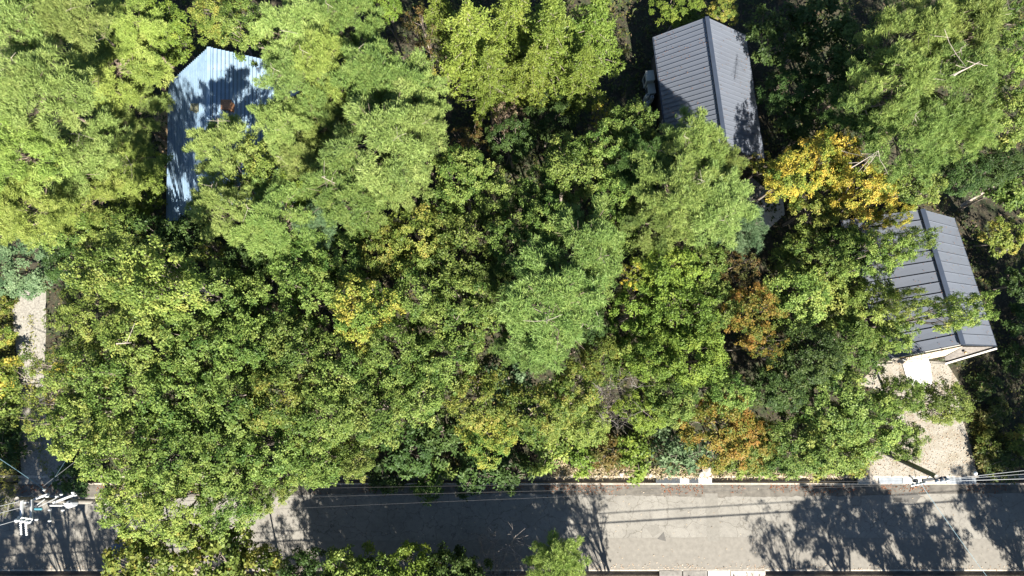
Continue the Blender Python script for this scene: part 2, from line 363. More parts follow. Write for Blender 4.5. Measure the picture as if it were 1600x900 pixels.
# ------------------------------------------------------------------ ground, road, lane, drive
YN, YS, GW = -8.0, -14.14, .5                                    # road edges, gutter width
lane_px = [(18, 455), (72, 452), (72, 520), (68, 600), (74, 660), (100, 700), (112, 745), (128, 800), (24, 800), (34, 740), (30, 690), (32, 600), (22, 520)]
drive_px = [(1352, 748), (1350, 735), (1365, 700), (1400, 655), (1408, 620), (1340, 600), (1375, 565), (1400, 560), (1478, 566), (1500, 600), (1498, 640), (1515, 690), (1528, 748)]
lane = [at(u, v) for u, v in lane_px]; drive = [at(u, v) for u, v in drive_px]
lane[7].y = lane[8].y = YN + .02; drive[0].y = drive[-1].y = YN - .0 + .55
def quiet(x, y):
    """1 where the ground is level: beside the lane, the drive and the road"""
    a = max(0, min(1, (abs(y + 11) - 4.5) / 4)); b = max(0, min(1, (math.hypot(max(0, abs(x + 36.5) - 3), 0)) / 3)) if y < 20 else 1
    c = max(0, min(1, math.hypot(max(0, abs(x - 30) - 8), max(0, abs(y + 2) - 6)) / 3)); d = max(0, min(1, math.hypot(max(0, abs(x - 20) - 3), max(0, abs(y - 15) - 5)) / 3))
    return min(a, b, c, d)
def axis_steps(lo, hi, step, far, extra=()):
    s = set(round(lo + step * k, 3) for k in range(int((hi - lo) / step) + 1))
    k = step
    p, q = lo, hi
    while p > -far: k *= 1.6; p -= k; q += k; s |= {round(p, 3), round(q, 3)}
    s = [v for v in s if not any(abs(v - e) < .3 for e in extra)] + list(extra); return sorted(s)
from mathutils import noise as mn
xs = axis_steps(-52, 52, 1.0, 500); ys = axis_steps(-30, 50, 1.0, 500, (YN + GW + .12, YN + GW + .08, YS - GW - .12, YS - GW - .08))
vs = []; fs = []
for y in ys:
    for x in xs:
        if YS - GW - .1 < y < YN + GW + .1: z = -.6
        else: z = (mn.fractal(Vector((x * .11, y * .11, 3)), 1, 2, 4) * .55 - .35) * quiet(x, y) - .01
        vs.append((x, y, min(z, -.01)))
nx = len(xs)
fs = [(j * nx + i, j * nx + i + 1, (j + 1) * nx + i + 1, (j + 1) * nx + i) for j in range(len(ys) - 1) for i in range(nx - 1)]
m, n, b = new_mat('forest_floor')
t1 = noise(n, .35, 5, .6); t2 = noise(n, 4.5, 8, .75); t3 = noise(n, 1.3, 6, .7)
r2 = ramp(n, t2.outputs[0], [(.3, (.012, .0105, .006)), (.5, (.034, .029, .016)), (.72, (.085, .071, .042))])
r3 = ramp(n, t2.outputs[0], [(.3, (.012, .018, .007)), (.7, (.045, .062, .02))])
f3 = ramp(n, t3.outputs[0], [(.48, (0, 0, 0)), (.6, (1, 1, 1))])
n.links.new(mix(n, r2.outputs[0], r3.outputs[0], f3.outputs[0]), b.inputs['Base Color']); b.inputs['Roughness'].default_value = 1
bump(n, b, t2.outputs[0], .9, .12)
g_ = MB(); g_.v = vs; g_.f = fs; ground = tag(g_.build('ground', m, smooth=True), kind='structure')

m, n, b = new_mat('old_asphalt')
t1 = noise(n, 38, 3, .7); t2 = noise(n, .5, 7, .62); t3 = noise(n, 3.2, 8, .7, dist=.3)
base = ramp(n, t2.outputs[0], [(.28, (.142, .133, .116)), (.55, (.185, .174, .152)), (.8, (.225, .213, .188))])
spk = ramp(n, t1.outputs[0], [(.3, (.55, .55, .56)), (.5, (1, 1, 1)), (.72, (1.35, 1.33, 1.3))])
col = mix(n, base.outputs[0], spk.outputs[0], 1.0, 'MULTIPLY')
pale = ramp(n, t3.outputs[0], [(.3, (.6, .58, .56)), (.47, (1, 1, 1)), (.75, (1.16, 1.15, 1.12))]); col = mix(n, col, pale.outputs[0], .8, 'MULTIPLY')
vo = n.nodes.new('ShaderNodeTexVoronoi'); vo.feature = 'DISTANCE_TO_EDGE'; vo.inputs['Scale'].default_value = .75
tc = n.nodes.new('ShaderNodeTexCoord'); wn = n.nodes.new('ShaderNodeTexNoise'); wn.inputs['Scale'].default_value = 1.5; wn.inputs['Detail'].default_value = 6
va = n.nodes.new('ShaderNodeMixRGB'); va.blend_type = 'ADD'; va.inputs[0].default_value = .9
n.links.new(tc.outputs['Object'], va.inputs[1]); n.links.new(tc.outputs['Object'], wn.inputs['Vector']); n.links.new(wn.outputs[1], va.inputs[2]); n.links.new(va.outputs[0], vo.inputs['Vector'])
cr = ramp(n, vo.outputs[0], [(0, (.45, .43, .4)), (.012, (.75, .74, .72)), (.022, (1, 1, 1))])
col = mix(n, col, cr.outputs[0], .8, 'MULTIPLY')
n.links.new(col, b.inputs['Base Color']); b.inputs['Roughness'].default_value = .88; bump(n, b, t1.outputs[0], .5, .01)
ASPH = m
road = MB().prism([(-400, YS), (400, YS), (400, YN), (-400, YN)], -.6, 0).build('road', ASPH); tag(road, kind='structure')
def patch(name, pts, mat, z, parent=None):
    o = MB().prism([(p[0], p[1]) for p in pts], z - .012, z).build(name, mat); return tag(o, kind='structure')
ASPH_D = plain('asphalt_shoulder', (.1, .09, .075), .9, 0, .38, 2.2)
ASPH_W = plain('asphalt_patch', (.15, .14, .121), .9, 0, .14, 5)
ASPH_T = plain('asphalt_mend', (.085, .08, .072), .9, 0, .15, 5)
ASPH_B = plain('asphalt_strip', (.152, .14, .12), .9, 0, .16, 3)
# shoulder with a broken edge, later strip on the far side, trench mend and small mends
def ragged(x0, x1, y0, y1, a, step=.35, seed=1):
    g = random.Random(seed); k = int((x1 - x0) / step); low = [(x0 + (x1 - x0) * i / k, y0 + g.gauss(0, a) + .12 * math.sin(i * .05)) for i in range(k + 1)]
    m_ = MB(); v = []
    for x, y in low: v += [(x, y, .004), (x, y1, .004)]
    return m_.add(v, [(2 * i, 2 * i + 2, 2 * i + 3, 2 * i + 1) for i in range(k)])
tag(ragged(-60, 60, YN - .78, YN - .002, .035).build('road_shoulder', ASPH_D), kind='structure')
tag(ragged(-60, 60, -11.95, -14.1, .012, .5, 2).build('road_strip', ASPH_B), kind='structure')
patch('road_mend', [at(1101, 771), at(1121, 771), at(1125, 845), at(1106, 846)], ASPH_W, .0045)
patch('road_mend', [at(1027, 842), at(1037, 831), at(1041, 846)], ASPH_T, .008)
patch('road_mend', [at(1010, 826), at(1026, 818), at(1034, 830), at(1020, 840)], ASPH_W, .004)
patch('road_mend', [at(1395, 772), at(1420, 768), at(1440, 775), at(1430, 786), at(1398, 784)], ASPH_T, .0045)

FOOT += [[(-90, YS - .7), (90, YS - .7), (90, YN + .6), (-90, YN + .6)], [(q.x, q.y) for q in lane], [(q.x, q.y) for q in drive]]
m, n, b = new_mat('pale_gravel'); GRAV = m
t1 = noise(n, 24, 5, .8); t2 = noise(n, .8, 6, .65)
r = ramp(n, t1.outputs[0], [(.28, (.13, .115, .09)), (.48, (.24, .222, .185)), (.7, (.33, .31, .27))])
r2 = ramp(n, t2.outputs[0], [(.35, (.76, .7, .61)), (.55, (1, 1, 1))])
n.links.new(mix(n, r.outputs[0], r2.outputs[0], 1., 'MULTIPLY'), b.inputs['Base Color']); b.inputs['Roughness'].default_value = .95; bump(n, b, t1.outputs[0], .8, .04)
tag(MB().prism([(p.x, p.y) for p in drive], -.2, .02).build('driveway', GRAV), kind='structure')
tag(MB().prism([(p.x, p.y) for p in lane], -.7, .02).build('gravel_lane', plain('lane_gravel', (.21, .195, .165), .95, 0, .4, 7)), kind='structure')
tag(MB().prism([tuple(at(*p))[:2] for p in ((1158, 322), (1186, 300), (1200, 288), (1222, 300), (1226, 335), (1196, 362), (1172, 350))], -.3, .03).build('paved_path', plain('path_concrete', (.5, .46, .39), .9, 0, .2, 5)), kind='structure')
tag(MB().prism([tuple(at(*p))[:2] for p in ((240, 172), (262, 175), (262, 240), (250, 238), (241, 210))], -.3, .02).build('bare_earth', plain('straw_earth', (.33, .23, .12), 1, 0, .35, 5)), kind='structure')

# gutter: two concrete lips, a floor, covers
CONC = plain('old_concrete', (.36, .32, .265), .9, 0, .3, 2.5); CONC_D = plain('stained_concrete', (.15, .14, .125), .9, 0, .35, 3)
CONC_L = plain('pale_concrete', (.56, .54, .49), .85, 0, .12, 4); STEELG = plain('grating_steel', (.13, .145, .16), .55, .6, .2, 6); SLATE = plain('cover_bluish_concrete', (.2, .22, .24), .8, 0, .2, 3)
gt = empty('roadside_gutter', (0, YN, 0)); tag(gt, 'open concrete gutter along the upper edge of the road', 'gutter')
def gpart(parent, name, c, size, mat, bevel=0.):
    o = MB().box((c[0] - parent.location.x, c[1] - parent.location.y, c[2] - parent.location.z), size).build(name, mat, parent, bevel=bevel); return o
for k in range(54):                                              # lip stones, 2 m each
    gpart(gt, 'kerb_stone', (-53 + 2 * k, YN + GW + .09, -.27), (1.985, .17, .62 + rnd.uniform(-.012, .012)), CONC, .012)
    if not (-41 < -53 + 2 * k < -31): gpart(gt, 'edge_stone', (-53 + 2 * k, YN + .05, -.27), (1.985, .1, .565 + rnd.uniform(-.008, .008)), CONC)
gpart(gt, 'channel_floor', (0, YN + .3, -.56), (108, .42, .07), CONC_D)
def cover(parent, u0, u1, v, mat, name='drain_cover', z=.03):
    a, c = at(u0, v), at(u1, v); gpart(parent, name, ((a.x + c.x) / 2, YN + .3, z - .04), (abs(c.x - a.x), .5, .09), mat, .01)
cover(gt, 1062.5, 1076.5, 752, CONC_L); cover(gt, 1091.5, 1112, 752, CONC_L)
def grate(parent, u0, u1, v):
    a, c = at(u0, v).x, at(u1, v).x; q = MB(); yb = YN + .3 - parent.location.y
    for y in (-.2, .2): q.box(((a + c) / 2 - parent.location.x, yb + y, 0), (c - a, .03, .05))
    k = int((c - a) / .07)
    for i in range(k + 1): q.box((a + .02 + (c - a - .04) * i / k - parent.location.x, yb, 0), (.028, .4, .045))
    q.build('drain_grating', STEELG, parent)
grate(gt, 1025, 1062, 752); grate(gt, 1077, 1091, 752)
for u0, u1, mm in ((1340, 1372, CONC), (1373, 1410, SLATE), (1411, 1440, CONC_L), (1441, 1478, CONC), (1479, 1525, SLATE)): cover(gt, u0, u1, 752, mm)
gs = empty('roadside_gutter', (0, YS, 0)); tag(gs, 'gutter with slab covers along the lower edge of the road, at the bottom border', 'gutter')
for k in range(54):
    gpart(gs, 'kerb_stone', (-53 + 2 * k, YS - GW - .09, -.27), (1.985, .17, .62 + rnd.uniform(-.012, .012)), CONC, .012)
    gpart(gs, 'edge_stone', (-53 + 2 * k, YS - .05, -.27), (1.985, .1, .56 + rnd.uniform(-.008, .008)), CONC)
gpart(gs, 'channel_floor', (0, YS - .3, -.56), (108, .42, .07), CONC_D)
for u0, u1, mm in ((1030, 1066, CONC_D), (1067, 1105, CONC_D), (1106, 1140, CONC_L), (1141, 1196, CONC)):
    a, c = at(u0, 896).x, at(u1, 896).x; gpart(gs, 'drain_cover', ((a + c) / 2, YS - .3, -.005), (c - a - .02, .46, .09), mm, .01)

mp = at(181, 858); mh = empty('manhole_cover', (mp.x, mp.y, 0)); tag(mh, 'round iron manhole cover in the road near its left end', 'manhole cover')
MB().lathe((0, 0, 0), [(.42, .0), (.42, .008), (.36, .012), (.36, .006)], 24).build('rim', STEELG, mh)
q = MB().lathe((0, 0, .004), [(.34, 0), (.34, .008)], 24)
for k in range(-4, 5): q.box((k * .07, 0, .014), (.03, 2 * math.sqrt(max(.001, .31 ** 2 - (k * .07) ** 2)), .008))
q.build('lid', plain('manhole_iron', (.12, .15, .19), .5, .6, .2, 9), mh)

# rubble on the verge beside the gutter
ROCK = plain('verge_stone', (.34, .3, .25), .95, 0, .3, 4)
def rock(u, v, r, label, seed):
    g = random.Random(seed); p = at(u, v); bm = bmesh.new(); bmesh.ops.create_icosphere(bm, subdivisions=2, radius=r)
    for q_ in bm.verts: q_.co *= 1 + .5 * mn.noise(q_.co * (1.4 / r) + Vector((seed, 0, 0))); q_.co.z *= .7
    me = bpy.data.meshes.new('stone'); bm.to_mesh(me); bm.free(); o = link('stone', me, ROCK); o.location = (p.x, p.y, r * .35); tag(o, label, 'stone'); return o
rock(1104, 735, .42, 'large pale stone above the gutter, beside the concrete cover', 3); rock(1094, 740, .25, 'small stone next to the large pale stone by the gutter', 8)
rock(1015, 742, .22, 'grey stone on the dry verge left of the gutter grating', 12); rock(970, 741, .2, 'small stone lying alone on the pale dry verge', 19)

# ------------------------------------------------------------------ houses
GREYR = plain('dark_grey_roof_steel', (.125, .138, .165), .42, .1, .05, .5); GREYC = plain('ridge_steel', (.035, .045, .065), .4, .2, .1, 2)
UNDER = plain('roof_underlay', (.02, .022, .026), .8); WALLD = plain('dark_wall_boards', (.06, .052, .045), .8, 0, .3, 4); WALLT = plain('tan_boards', (.36, .29, .21), .8, 0, .2, 5)
TRIM = plain('light_trim', (.5, .47, .42), .6, 0, .1, 4); WOODD = plain('weathered_deck_wood', (.13, .115, .1), .85, 0, .3, 6); WHITEC = plain('white_concrete', (.78, .76, .7), .85, 0, .05, 3)
m, n, b = new_mat('window_glass'); b.inputs['Base Color'].default_value = (.02, .025, .03, 1); b.inputs['Roughness'].default_value = .08; GLASS = m
m, n, b = new_mat('blue_roof_steel'); BLUER = m
t = noise(n, 1.3, 6, .65); r = ramp(n, t.outputs[0], [(.3, (.19, .28, .375)), (.7, (.27, .37, .47))]); n.links.new(r.outputs[0], b.inputs['Base Color']); b.inputs['Roughness'].default_value = .33; b.inputs['Metallic'].default_value = .12
BLUED = plain('blue_trim_steel', (.06, .1, .16), .4, .3, .1, 3)
def lerp(a, b_, t): return a + (b_ - a) * t
def roof_slope(house, rA, rB, eA, eB, n, mat, along=False, gap=.03, rib=.045, skip_first=0.):
    """panels between ridge rA-rB and eave eA-eB; along=True lays the courses parallel to the ridge"""
    o0 = house.location; rA, rB, eA, eB = (p - o0 for p in (rA, rB, eA, eB))
    nrm = (eA - rA).cross(rB - rA).normalized()
    if nrm.z < 0: nrm = -nrm
    root = MB().slab([p - nrm * .03 for p in (rA, eA, eB, rB)], .09).build('roof_slope', UNDER, house)
    for i in range(n):
        t0, t1 = i / n, (i + 1) / n
        if along:
            a, b2, c, d = lerp(rA, eA, t0), lerp(rB, eB, t0), lerp(rB, eB, t1), lerp(rA, eA, t1)
            lift = nrm * .07; dn = (d - a).normalized() * gap
            q = MB().slab([a + nrm * .004 , d + lift - dn, c + lift - dn, b2 + nrm * .004], .028)
        else:
            L_ = (rB - rA).length; e = gap / L_ / 2
            a, b2, c, d = lerp(rA, rB, t0 + e), lerp(eA, eB, t0 + e), lerp(eA, eB, t1 - e), lerp(rA, rB, t1 - e)
            up = nrm * (.004 * (i % 3)); q = MB().slab([a + up, b2 + up, c + up, d + up], .028)
            wv = (rB - rA).normalized() * .028
            q.slab([lerp(a, d, .001) + nrm * rib, lerp(b2, c, .001) + nrm * rib, b2 + wv + nrm * rib, a + wv + nrm * rib], rib - .002)
        if along:
            k = (d - a).normalized() * .05; z_ = nrm * .035
            q.slab([d + lift - dn - k + z_, d + lift - dn + z_, c + lift - dn + z_, c + lift - dn - k + z_], .034)
        q.build('roof_panel', mat, root)
    return root
def beam(house, name, a, b_, w_, h_, mat, up=Vector((0, 0, 1))):
    a, b_ = a - house.location, b_ - house.location; d = (b_ - a).normalized(); s = d.cross(up).normalized(); u = s.cross(d)
    M = Matrix((s, d, u)).transposed(); return MB().box((a + b_) / 2, (w_, (b_ - a).length, h_), M=M).build(name, mat, house)
def wall_ring(house, pts, z0, z1, th, mat):
    for i in range(len(pts)):
        a, b_ = pts[i], pts[(i + 1) % len(pts)]; d = (b_ - a).normalized() * (th / 2 - .004)
        beam(house, 'wall', Vector((a.x, a.y, (z0 + z1) / 2)) + d, Vector((b_.x, b_.y, (z0 + z1) / 2)) - d, th, z1 - z0 + (.004 if i % 2 else 0), mat)
def gable(house, a, b_, apex, th, mat):
    a, b_, apex = (p - house.location for p in (a, b_, apex)); s = (b_ - a).cross(Vector((0, 0, 1))).normalized() * th / 2
    v = [a + s, b_ + s, apex + s, a - s, b_ - s, apex - s]
    MB().add(v, [(0, 1, 2), (5, 4, 3), (0, 3, 4, 1), (1, 4, 5, 2), (2, 5, 3, 0)]).build('gable_wall', mat, house)
def window(house, c, d, w_, h_, mat=TRIM):
    """window on a wall at c, wall running along d"""
    d = d.normalized(); nn = d.cross(Vector((0, 0, 1))); c = c - house.location; M = Matrix((d, nn, Vector((0, 0, 1)))).transposed(); q = MB()
    for sx in (-1, 1): q.box(c + d * sx * w_ / 2, (.07, .14, h_ + .07), M=M)
    for sz in (-1, 0, 1): q.box(c + Vector((0, 0, sz * h_ / 2)), (w_ - .07, .13, .06), M=M)
    f = q.build('window', mat, house); MB().box(c, (w_ - .07, .04, h_ - .06), M=M).build('pane', GLASS, f)

# house with the blue roof
zr, ze = 7.0, 2.5
r0 = at(327, 74, zr); e0 = at(264.5, 131, ze); e1 = at(261, 353, ze)
rd = (e1 - e0).normalized(); r1 = r0 + rd * 11.6; f0 = Vector((2 * r0.x - e0.x, 2 * r0.y - e0.y - .1, ze)); f1 = f0 + rd * 11.6
h1 = empty('blue_roofed_house', ((r0.x + r1.x) / 2, (r0.y + r1.y) / 2, 0)); tag(h1, 'house with a steep light blue metal roof half hidden by pines', 'house')
FOOT.append([(q.x, q.y) for q in (e0, e1, f1, f0)]); H1S = (r0, r1, e0, e1, f0, f1)
roof_slope(h1, r0, r1, e0, e1, 24, BLUER, True, .075); roof_slope(h1, r0, r1, f0, f1, 24, BLUER, True, .075)
beam(h1, 'ridge_cap', r0 + Vector((0, 0, .05)), r1 + Vector((0, 0, .05)), .26, .09, BLUER)
for a, b_ in ((r0, e0), (r0, f0), (r1, e1), (r1, f1)): beam(h1, 'barge_board', a + Vector((0, 0, -.14)), b_ + Vector((0, 0, -.14)), .05, .22, BLUED)
for a, b_ in ((e0, e1), (f0, f1)): beam(h1, 'eave_gutter', a + Vector((0, 0, -.12)), b_ + Vector((0, 0, -.12)), .16, .12, BLUED)
c = [e0, e1, f1, f0]; ctr = sum(c, Vector()) / 4; wl = [Vector((ctr.x + (p.x - ctr.x) * .88, ctr.y + (p.y - ctr.y) * .9, 0)) for p in c]
wall_ring(h1, wl, -.6, 2.6, .18, WALLT)
for a, b_ in ((0, 3), (1, 2)): gable(h1, wl[a] + Vector((0, 0, 2.6)), wl[b_] + Vector((0, 0, 2.6)), (wl[a] + wl[b_]) / 2 + Vector((0, 0, 6.3)), .16, WALLT)
window(h1, (wl[0] + wl[1]) / 2 + Vector((-.06, 0, 1.3)), wl[1] - wl[0], 1.6, 1.1); window(h1, (wl[1] + wl[2]) / 2 + Vector((0, -.06, 1.3)), wl[2] - wl[1], 1.8, 1.6); window(h1, (wl[3] + wl[0]) / 2 + Vector((0, .06, 1.3)), wl[0] - wl[3], 1.4, 1.0)
RUST = plain('rusted_steel', (.34, .17, .09), .8, .1, .4, 8); OLIVE = plain('olive_steel', (.13, .13, .08), .7, 0, .2, 5)
def roof_vent(house, u, v, rA, eA, eB, mat, w_=.55, hh=.75):
    nn = (eA - rA).cross(eB - rA); z0, z1 = 0., 9.
    f0_, f1_ = (at(u, v, z0) - rA).dot(nn), (at(u, v, z1) - rA).dot(nn); z = z0 + (z1 - z0) * f0_ / (f0_ - f1_)
    p = at(u, v, z) + Vector((0, 0, .3)) - house.location; q = empty('roof_vent', p); q.parent = house
    MB().box((0, 0, -.35), (w_, w_, 1.1)).build('flue', mat, q); MB().box((0, 0, .24), (w_ + .12, w_ + .12, .06)).build('cap', mat, q)
    MB().box((0, 0, -.5), (w_ + .4, w_ + .3, .05), M=Matrix.Rotation(math.radians(40 if mat is RUST else -40), 3, 'Y')).build('flashing', BLUED, q)
roof_vent(h1, 358, 168, r0, f0, f1, RUST, .6); roof_vent(h1, 309, 172, r0, e0, e1, OLIVE, .42)

# larger house with the dark grey roof
zr, ze = 6.2, 3.2
e0, e1 = at(1021, 58, ze), at(1165, 55, ze); ctr = (e0 + e1) / 2; r0 = at(1104, 27, zr)
rd = (at(1194, 247, ze) - e1).normalized(); Ln = 9.9
r1, a1, b1 = r0 + rd * Ln, e0 + rd * Ln, e1 + rd * Ln
h2 = empty('grey_roofed_house', ((r0.x + r1.x) / 2, (r0.y + r1.y) / 2, 0)); tag(h2, 'house with a plain dark grey standing seam roof near the upper edge', 'house')
FOOT.append([(q.x, q.y) for q in (e0, a1, b1, e1)]); H2S = (r0, r1, e0, a1, e1, b1)
roof_slope(h2, r0, r1, e0, a1, 27, GREYR); roof_slope(h2, r0, r1, e1, b1, 27, GREYR)
beam(h2, 'ridge_cap', r0 + Vector((0, 0, .07)), r1 + Vector((0, 0, .07)), .3, .12, GREYC)
for a, b_ in ((r0, e0), (r0, e1), (r1, a1), (r1, b1)): beam(h2, 'barge_board', a + Vector((0, 0, -.13)), b_ + Vector((0, 0, -.13)), .05, .22, GREYC)
for a, b_ in ((e0, a1), (e1, b1)): beam(h2, 'eave_gutter', a + Vector((0, 0, -.1)), b_ + Vector((0, 0, -.1)), .14, .1, GREYC)
c = [e0, a1, b1, e1]; ctr = sum(c, Vector()) / 4; wl = [Vector((ctr.x + (p.x - ctr.x) * .87, ctr.y + (p.y - ctr.y) * .92, 0)) for p in c]
wall_ring(h2, wl, -.6, 3.3, .18, WALLD)
for a, b_ in ((0, 3), (1, 2)): gable(h2, wl[a] + Vector((0, 0, 3.3)), wl[b_] + Vector((0, 0, 3.3)), (wl[a] + wl[b_]) / 2 + Vector((0, 0, 5.75)), .16, WALLD)
window(h2, lerp(wl[0], wl[1], .7) + Vector((-.06, 0, 1.7)), wl[1] - wl[0], 1.5, 1.1); window(h2, (wl[1] + wl[2]) / 2 + Vector((0, -.06, 1.4)), wl[2] - wl[1], 2.2, 1.9); window(h2, (wl[2] + wl[3]) / 2 + Vector((.06, 0, 1.7)), wl[3] - wl[2], 1.5, 1.1)
# sloping wooden steps below its lower end
p0, p1 = at(1163, 318, .3), at(1186, 292, .3); dv = (p1 - p0); L2 = dv.length; dv.normalize(); sv = Vector((dv.y, -dv.x, 0))
dk = empty('deck', (p0 + p1) / 2 + Vector((0, 0, 0))); dk.location.z = 0; tag(dk, 'small dark wooden deck below the end of the dark grey roof', 'deck')
M = Matrix((dv, -sv, Vector((0, 0, 1)))).transposed()
for k in range(6): MB().box(-sv * (k * .26 - .3) + Vector((0, 0, .42)), (L2 + .3, .23, .045 + .004 * (k % 2)), M=M).build('deck_board', WOODD, dk)
for k in (-.35, .35): MB().box(dv * k * L2 - sv * .35 + Vector((0, 0, .18)), (.12, 1.4, .34), M=M).build('joist', WOODD, dk)

# equipment standing along the left wall of the grey roofed house
BEIGE = plain('equipment_beige', (.42, .43, .38), .6, 0, .1, 4); GASG = plain('gas_cylinder_grey', (.36, .39, .37), .5, 0, .1, 4); DARKM = plain('dark_metal', (.05, .055, .06), .5, .4, .1, 4)
def outdoor_unit(u, v, z, sz, label):
    p = at(u, v, z); o = empty('outdoor_unit', (p.x, p.y, .12), .12); tag(o, label, 'outdoor unit')
    MB().box((0, 0, sz[2] / 2 + .08), sz).build('casing', BEIGE, o, bevel=.03)
    MB().box((0, 0, sz[2] + .1), (sz[0] + .04, sz[1] + .04, .03)).build('lid', BEIGE, o, bevel=.01)
    r = min(sz[1], sz[2]) * .38; f = MB()
    for k in range(6): f.box((-sz[0] / 2 - .02, 0, sz[2] / 2 + .08 - r + r * k / 2.5), (.025, 1.6 * r, .022))
    f.build('fan_grille', DARKM, o)
    for s in (-1, 1): MB().box((0, s * sz[1] * .35, 0), (sz[0] + .06, .1, .1)).build('foot', DARKM, o)
outdoor_unit(1015.5, 119, 1.6, (.6, .8, 1.5), 'beige outdoor unit, upper one beside the grey roofed house wall'); outdoor_unit(1018, 138, 1.2, (.55, .85, 1.0), 'lower pale outdoor unit beside the house wall, next to gas cylinders')
for k, (u, v, hh) in enumerate(((1012, 149, 1.35), (1019, 152, 1.25), (1013, 160, 1.2))):
    p = at(u, v, hh); o = empty('gas_cylinder', (p.x, p.y, 0)); tag(o, ('tallest grey gas cylinder in the cluster by the house wall', 'grey gas cylinder closest to the house wall', 'grey gas cylinder at the lower end of the cluster')[k], 'gas cylinder', 'gas cylinders by the grey roofed house')
    MB().lathe((0, 0, -.2), [(.17, 0), (.19, .05), (.19, hh), (.14, hh + .12), (.06, hh + .17)], 14).build('body', GASG, o, True); MB().lathe((0, 0, hh - .03), [(.035, 0), (.035, .14), (.06, .15), (.06, .18)], 8).build('valve', DARKM, o)
    MB().lathe((0, 0, hh - .02), [(.11, 0), (.125, 0.02), (.125, .13), (.115, .13)], 12).build('collar', GASG, o)
pp = MB().tube([at(1017, 168, .9), at(1018, 176, .5), at(1019, 190, .25)], .06, 8).build('pipe', GASG); tag(pp, 'thin grey pipe running down from the gas cylinders', 'pipe')

# house beside the drive
zr, ze = 6.0, 3.0
r0, r1 = at(1440, 327, zr), at(1503, 538, zr); e0, e1 = at(1491, 341, ze), at(1557, 540, ze)
l1 = at(1387, 561, ze); l0 = Vector((2 * r0.x - e0.x, 2 * r0.y - e0.y, ze))
h3 = empty('driveway_house', ((r0.x + r1.x) / 2, (r0.y + r1.y) / 2, 0)); tag(h3, 'house with a grey seamed roof at the end of the pale driveway', 'house')
FOOT.append([(q.x, q.y) for q in (l0, l1, e1, e0)]); H3S = (r0, r1, l0, l1, e0, e1)
roof_slope(h3, r0, r1, l0, l1, 13, GREYR, gap=.05, rib=.06); roof_slope(h3, r0, r1, e0, e1, 13, GREYR, gap=.035)
beam(h3, 'ridge_cap', r0 + Vector((0, 0, .07)), r1 + Vector((0, 0, .07)), .34, .13, GREYC)
for a, b_, mm in ((r0, l0, GREYC), (r0, e0, GREYC), (r1, l1, TRIM), (r1, e1, GREYC)): beam(h3, 'barge_board', a + Vector((0, -.02, -.13)), b_ + Vector((0, -.02, -.13)), .06, .24, mm)
for a, b_ in ((l0, l1), (e0, e1)): beam(h3, 'eave_gutter', a + Vector((0, 0, -.1)), b_ + Vector((0, 0, -.1)), .14, .1, GREYC)
c = [l0, l1 + Vector((.3, 1.1, 0)), e1, e0]; ctr = sum(c, Vector()) / 4; wl = [Vector((ctr.x + (p.x - ctr.x) * .88, ctr.y + (p.y - ctr.y) * .93, 0)) for p in c]
wall_ring(h3, wl, -.5, 3.05, .18, WALLD)
for a, b_ in ((0, 3), (1, 2)): gable(h3, wl[a] + Vector((0, 0, 3.05)), wl[b_] + Vector((0, 0, 3.05)), (wl[a] + wl[b_]) / 2 + Vector((0, 0, 5.6)), .16, WALLD)
window(h3, (wl[2] + wl[3]) / 2 + Vector((.06, 0, 1.7)), wl[3] - wl[2], 1.6, 1.1)
# porch at its lower end: tan lean-to boards, dark lean-to roof, posts, doorstep
q0, q1, q2, q3 = at(1392, 564, 2.6), at(1505, 541, 2.9), at(1477, 556, 2.55), at(1412, 569, 2.5)
po = None
for k in range(7):
    a, b_ = lerp(q0, q1, k / 7 + .004), lerp(q0, q1, (k + 1) / 7 - .004); c_, d_ = lerp(q3, q2, (k + 1) / 7 - .004), lerp(q3, q2, k / 7 + .004)
    MB().slab([p - h3.location for p in (a, d_, c_, b_)], .04).build('porch_board', WALLT, h3)
s0, s1, s2, s3 = at(1503, 542, 2.75), at(1556, 542, 2.8), at(1478, 567, 2.2), at(1476, 558, 2.3)
MB().slab([p - h3.location for p in (s0, s3, s2, s1)], .06).build('porch_roof', WOODD, h3)
beam(h3, 'porch_beam', at(1476, 568.5, 2.25), at(1557, 544.5, 2.85), .12, .16, TRIM)
for u, v, z in ((1480, 567, 2.15), (1545, 548, 2.7), (1394, 567, 2.5)): p = at(u, v, z); beam(h3, 'porch_post', Vector((p.x, p.y, -.1)), Vector((p.x + .001, p.y, z - .05)), .1, .1, TRIM, Vector((0, 1, 0)))
p = at(1508, 551, 2.75) - h3.location; MB().lathe(p, [(.03, -.02), (.1, 0), (.11, .06), (.05, .12)], 12).build('porch_light', plain('lamp_brass', (.6, .4, .2), .3, .6), h3, True)
window(h3, lerp(wl[1], wl[2], .6) + Vector((0, -.07, 1.2)), wl[2] - wl[1], 1.4, 2.0)
tag(MB().prism([tuple(at(*p))[:2] for p in ((1407, 562), (1450, 556), (1455, 600), (1419, 604))], -.1, .16).build('doorstep', WHITEC, bevel=.015), 'bright white concrete doorstep pad below the driveway house', 'doorstep')
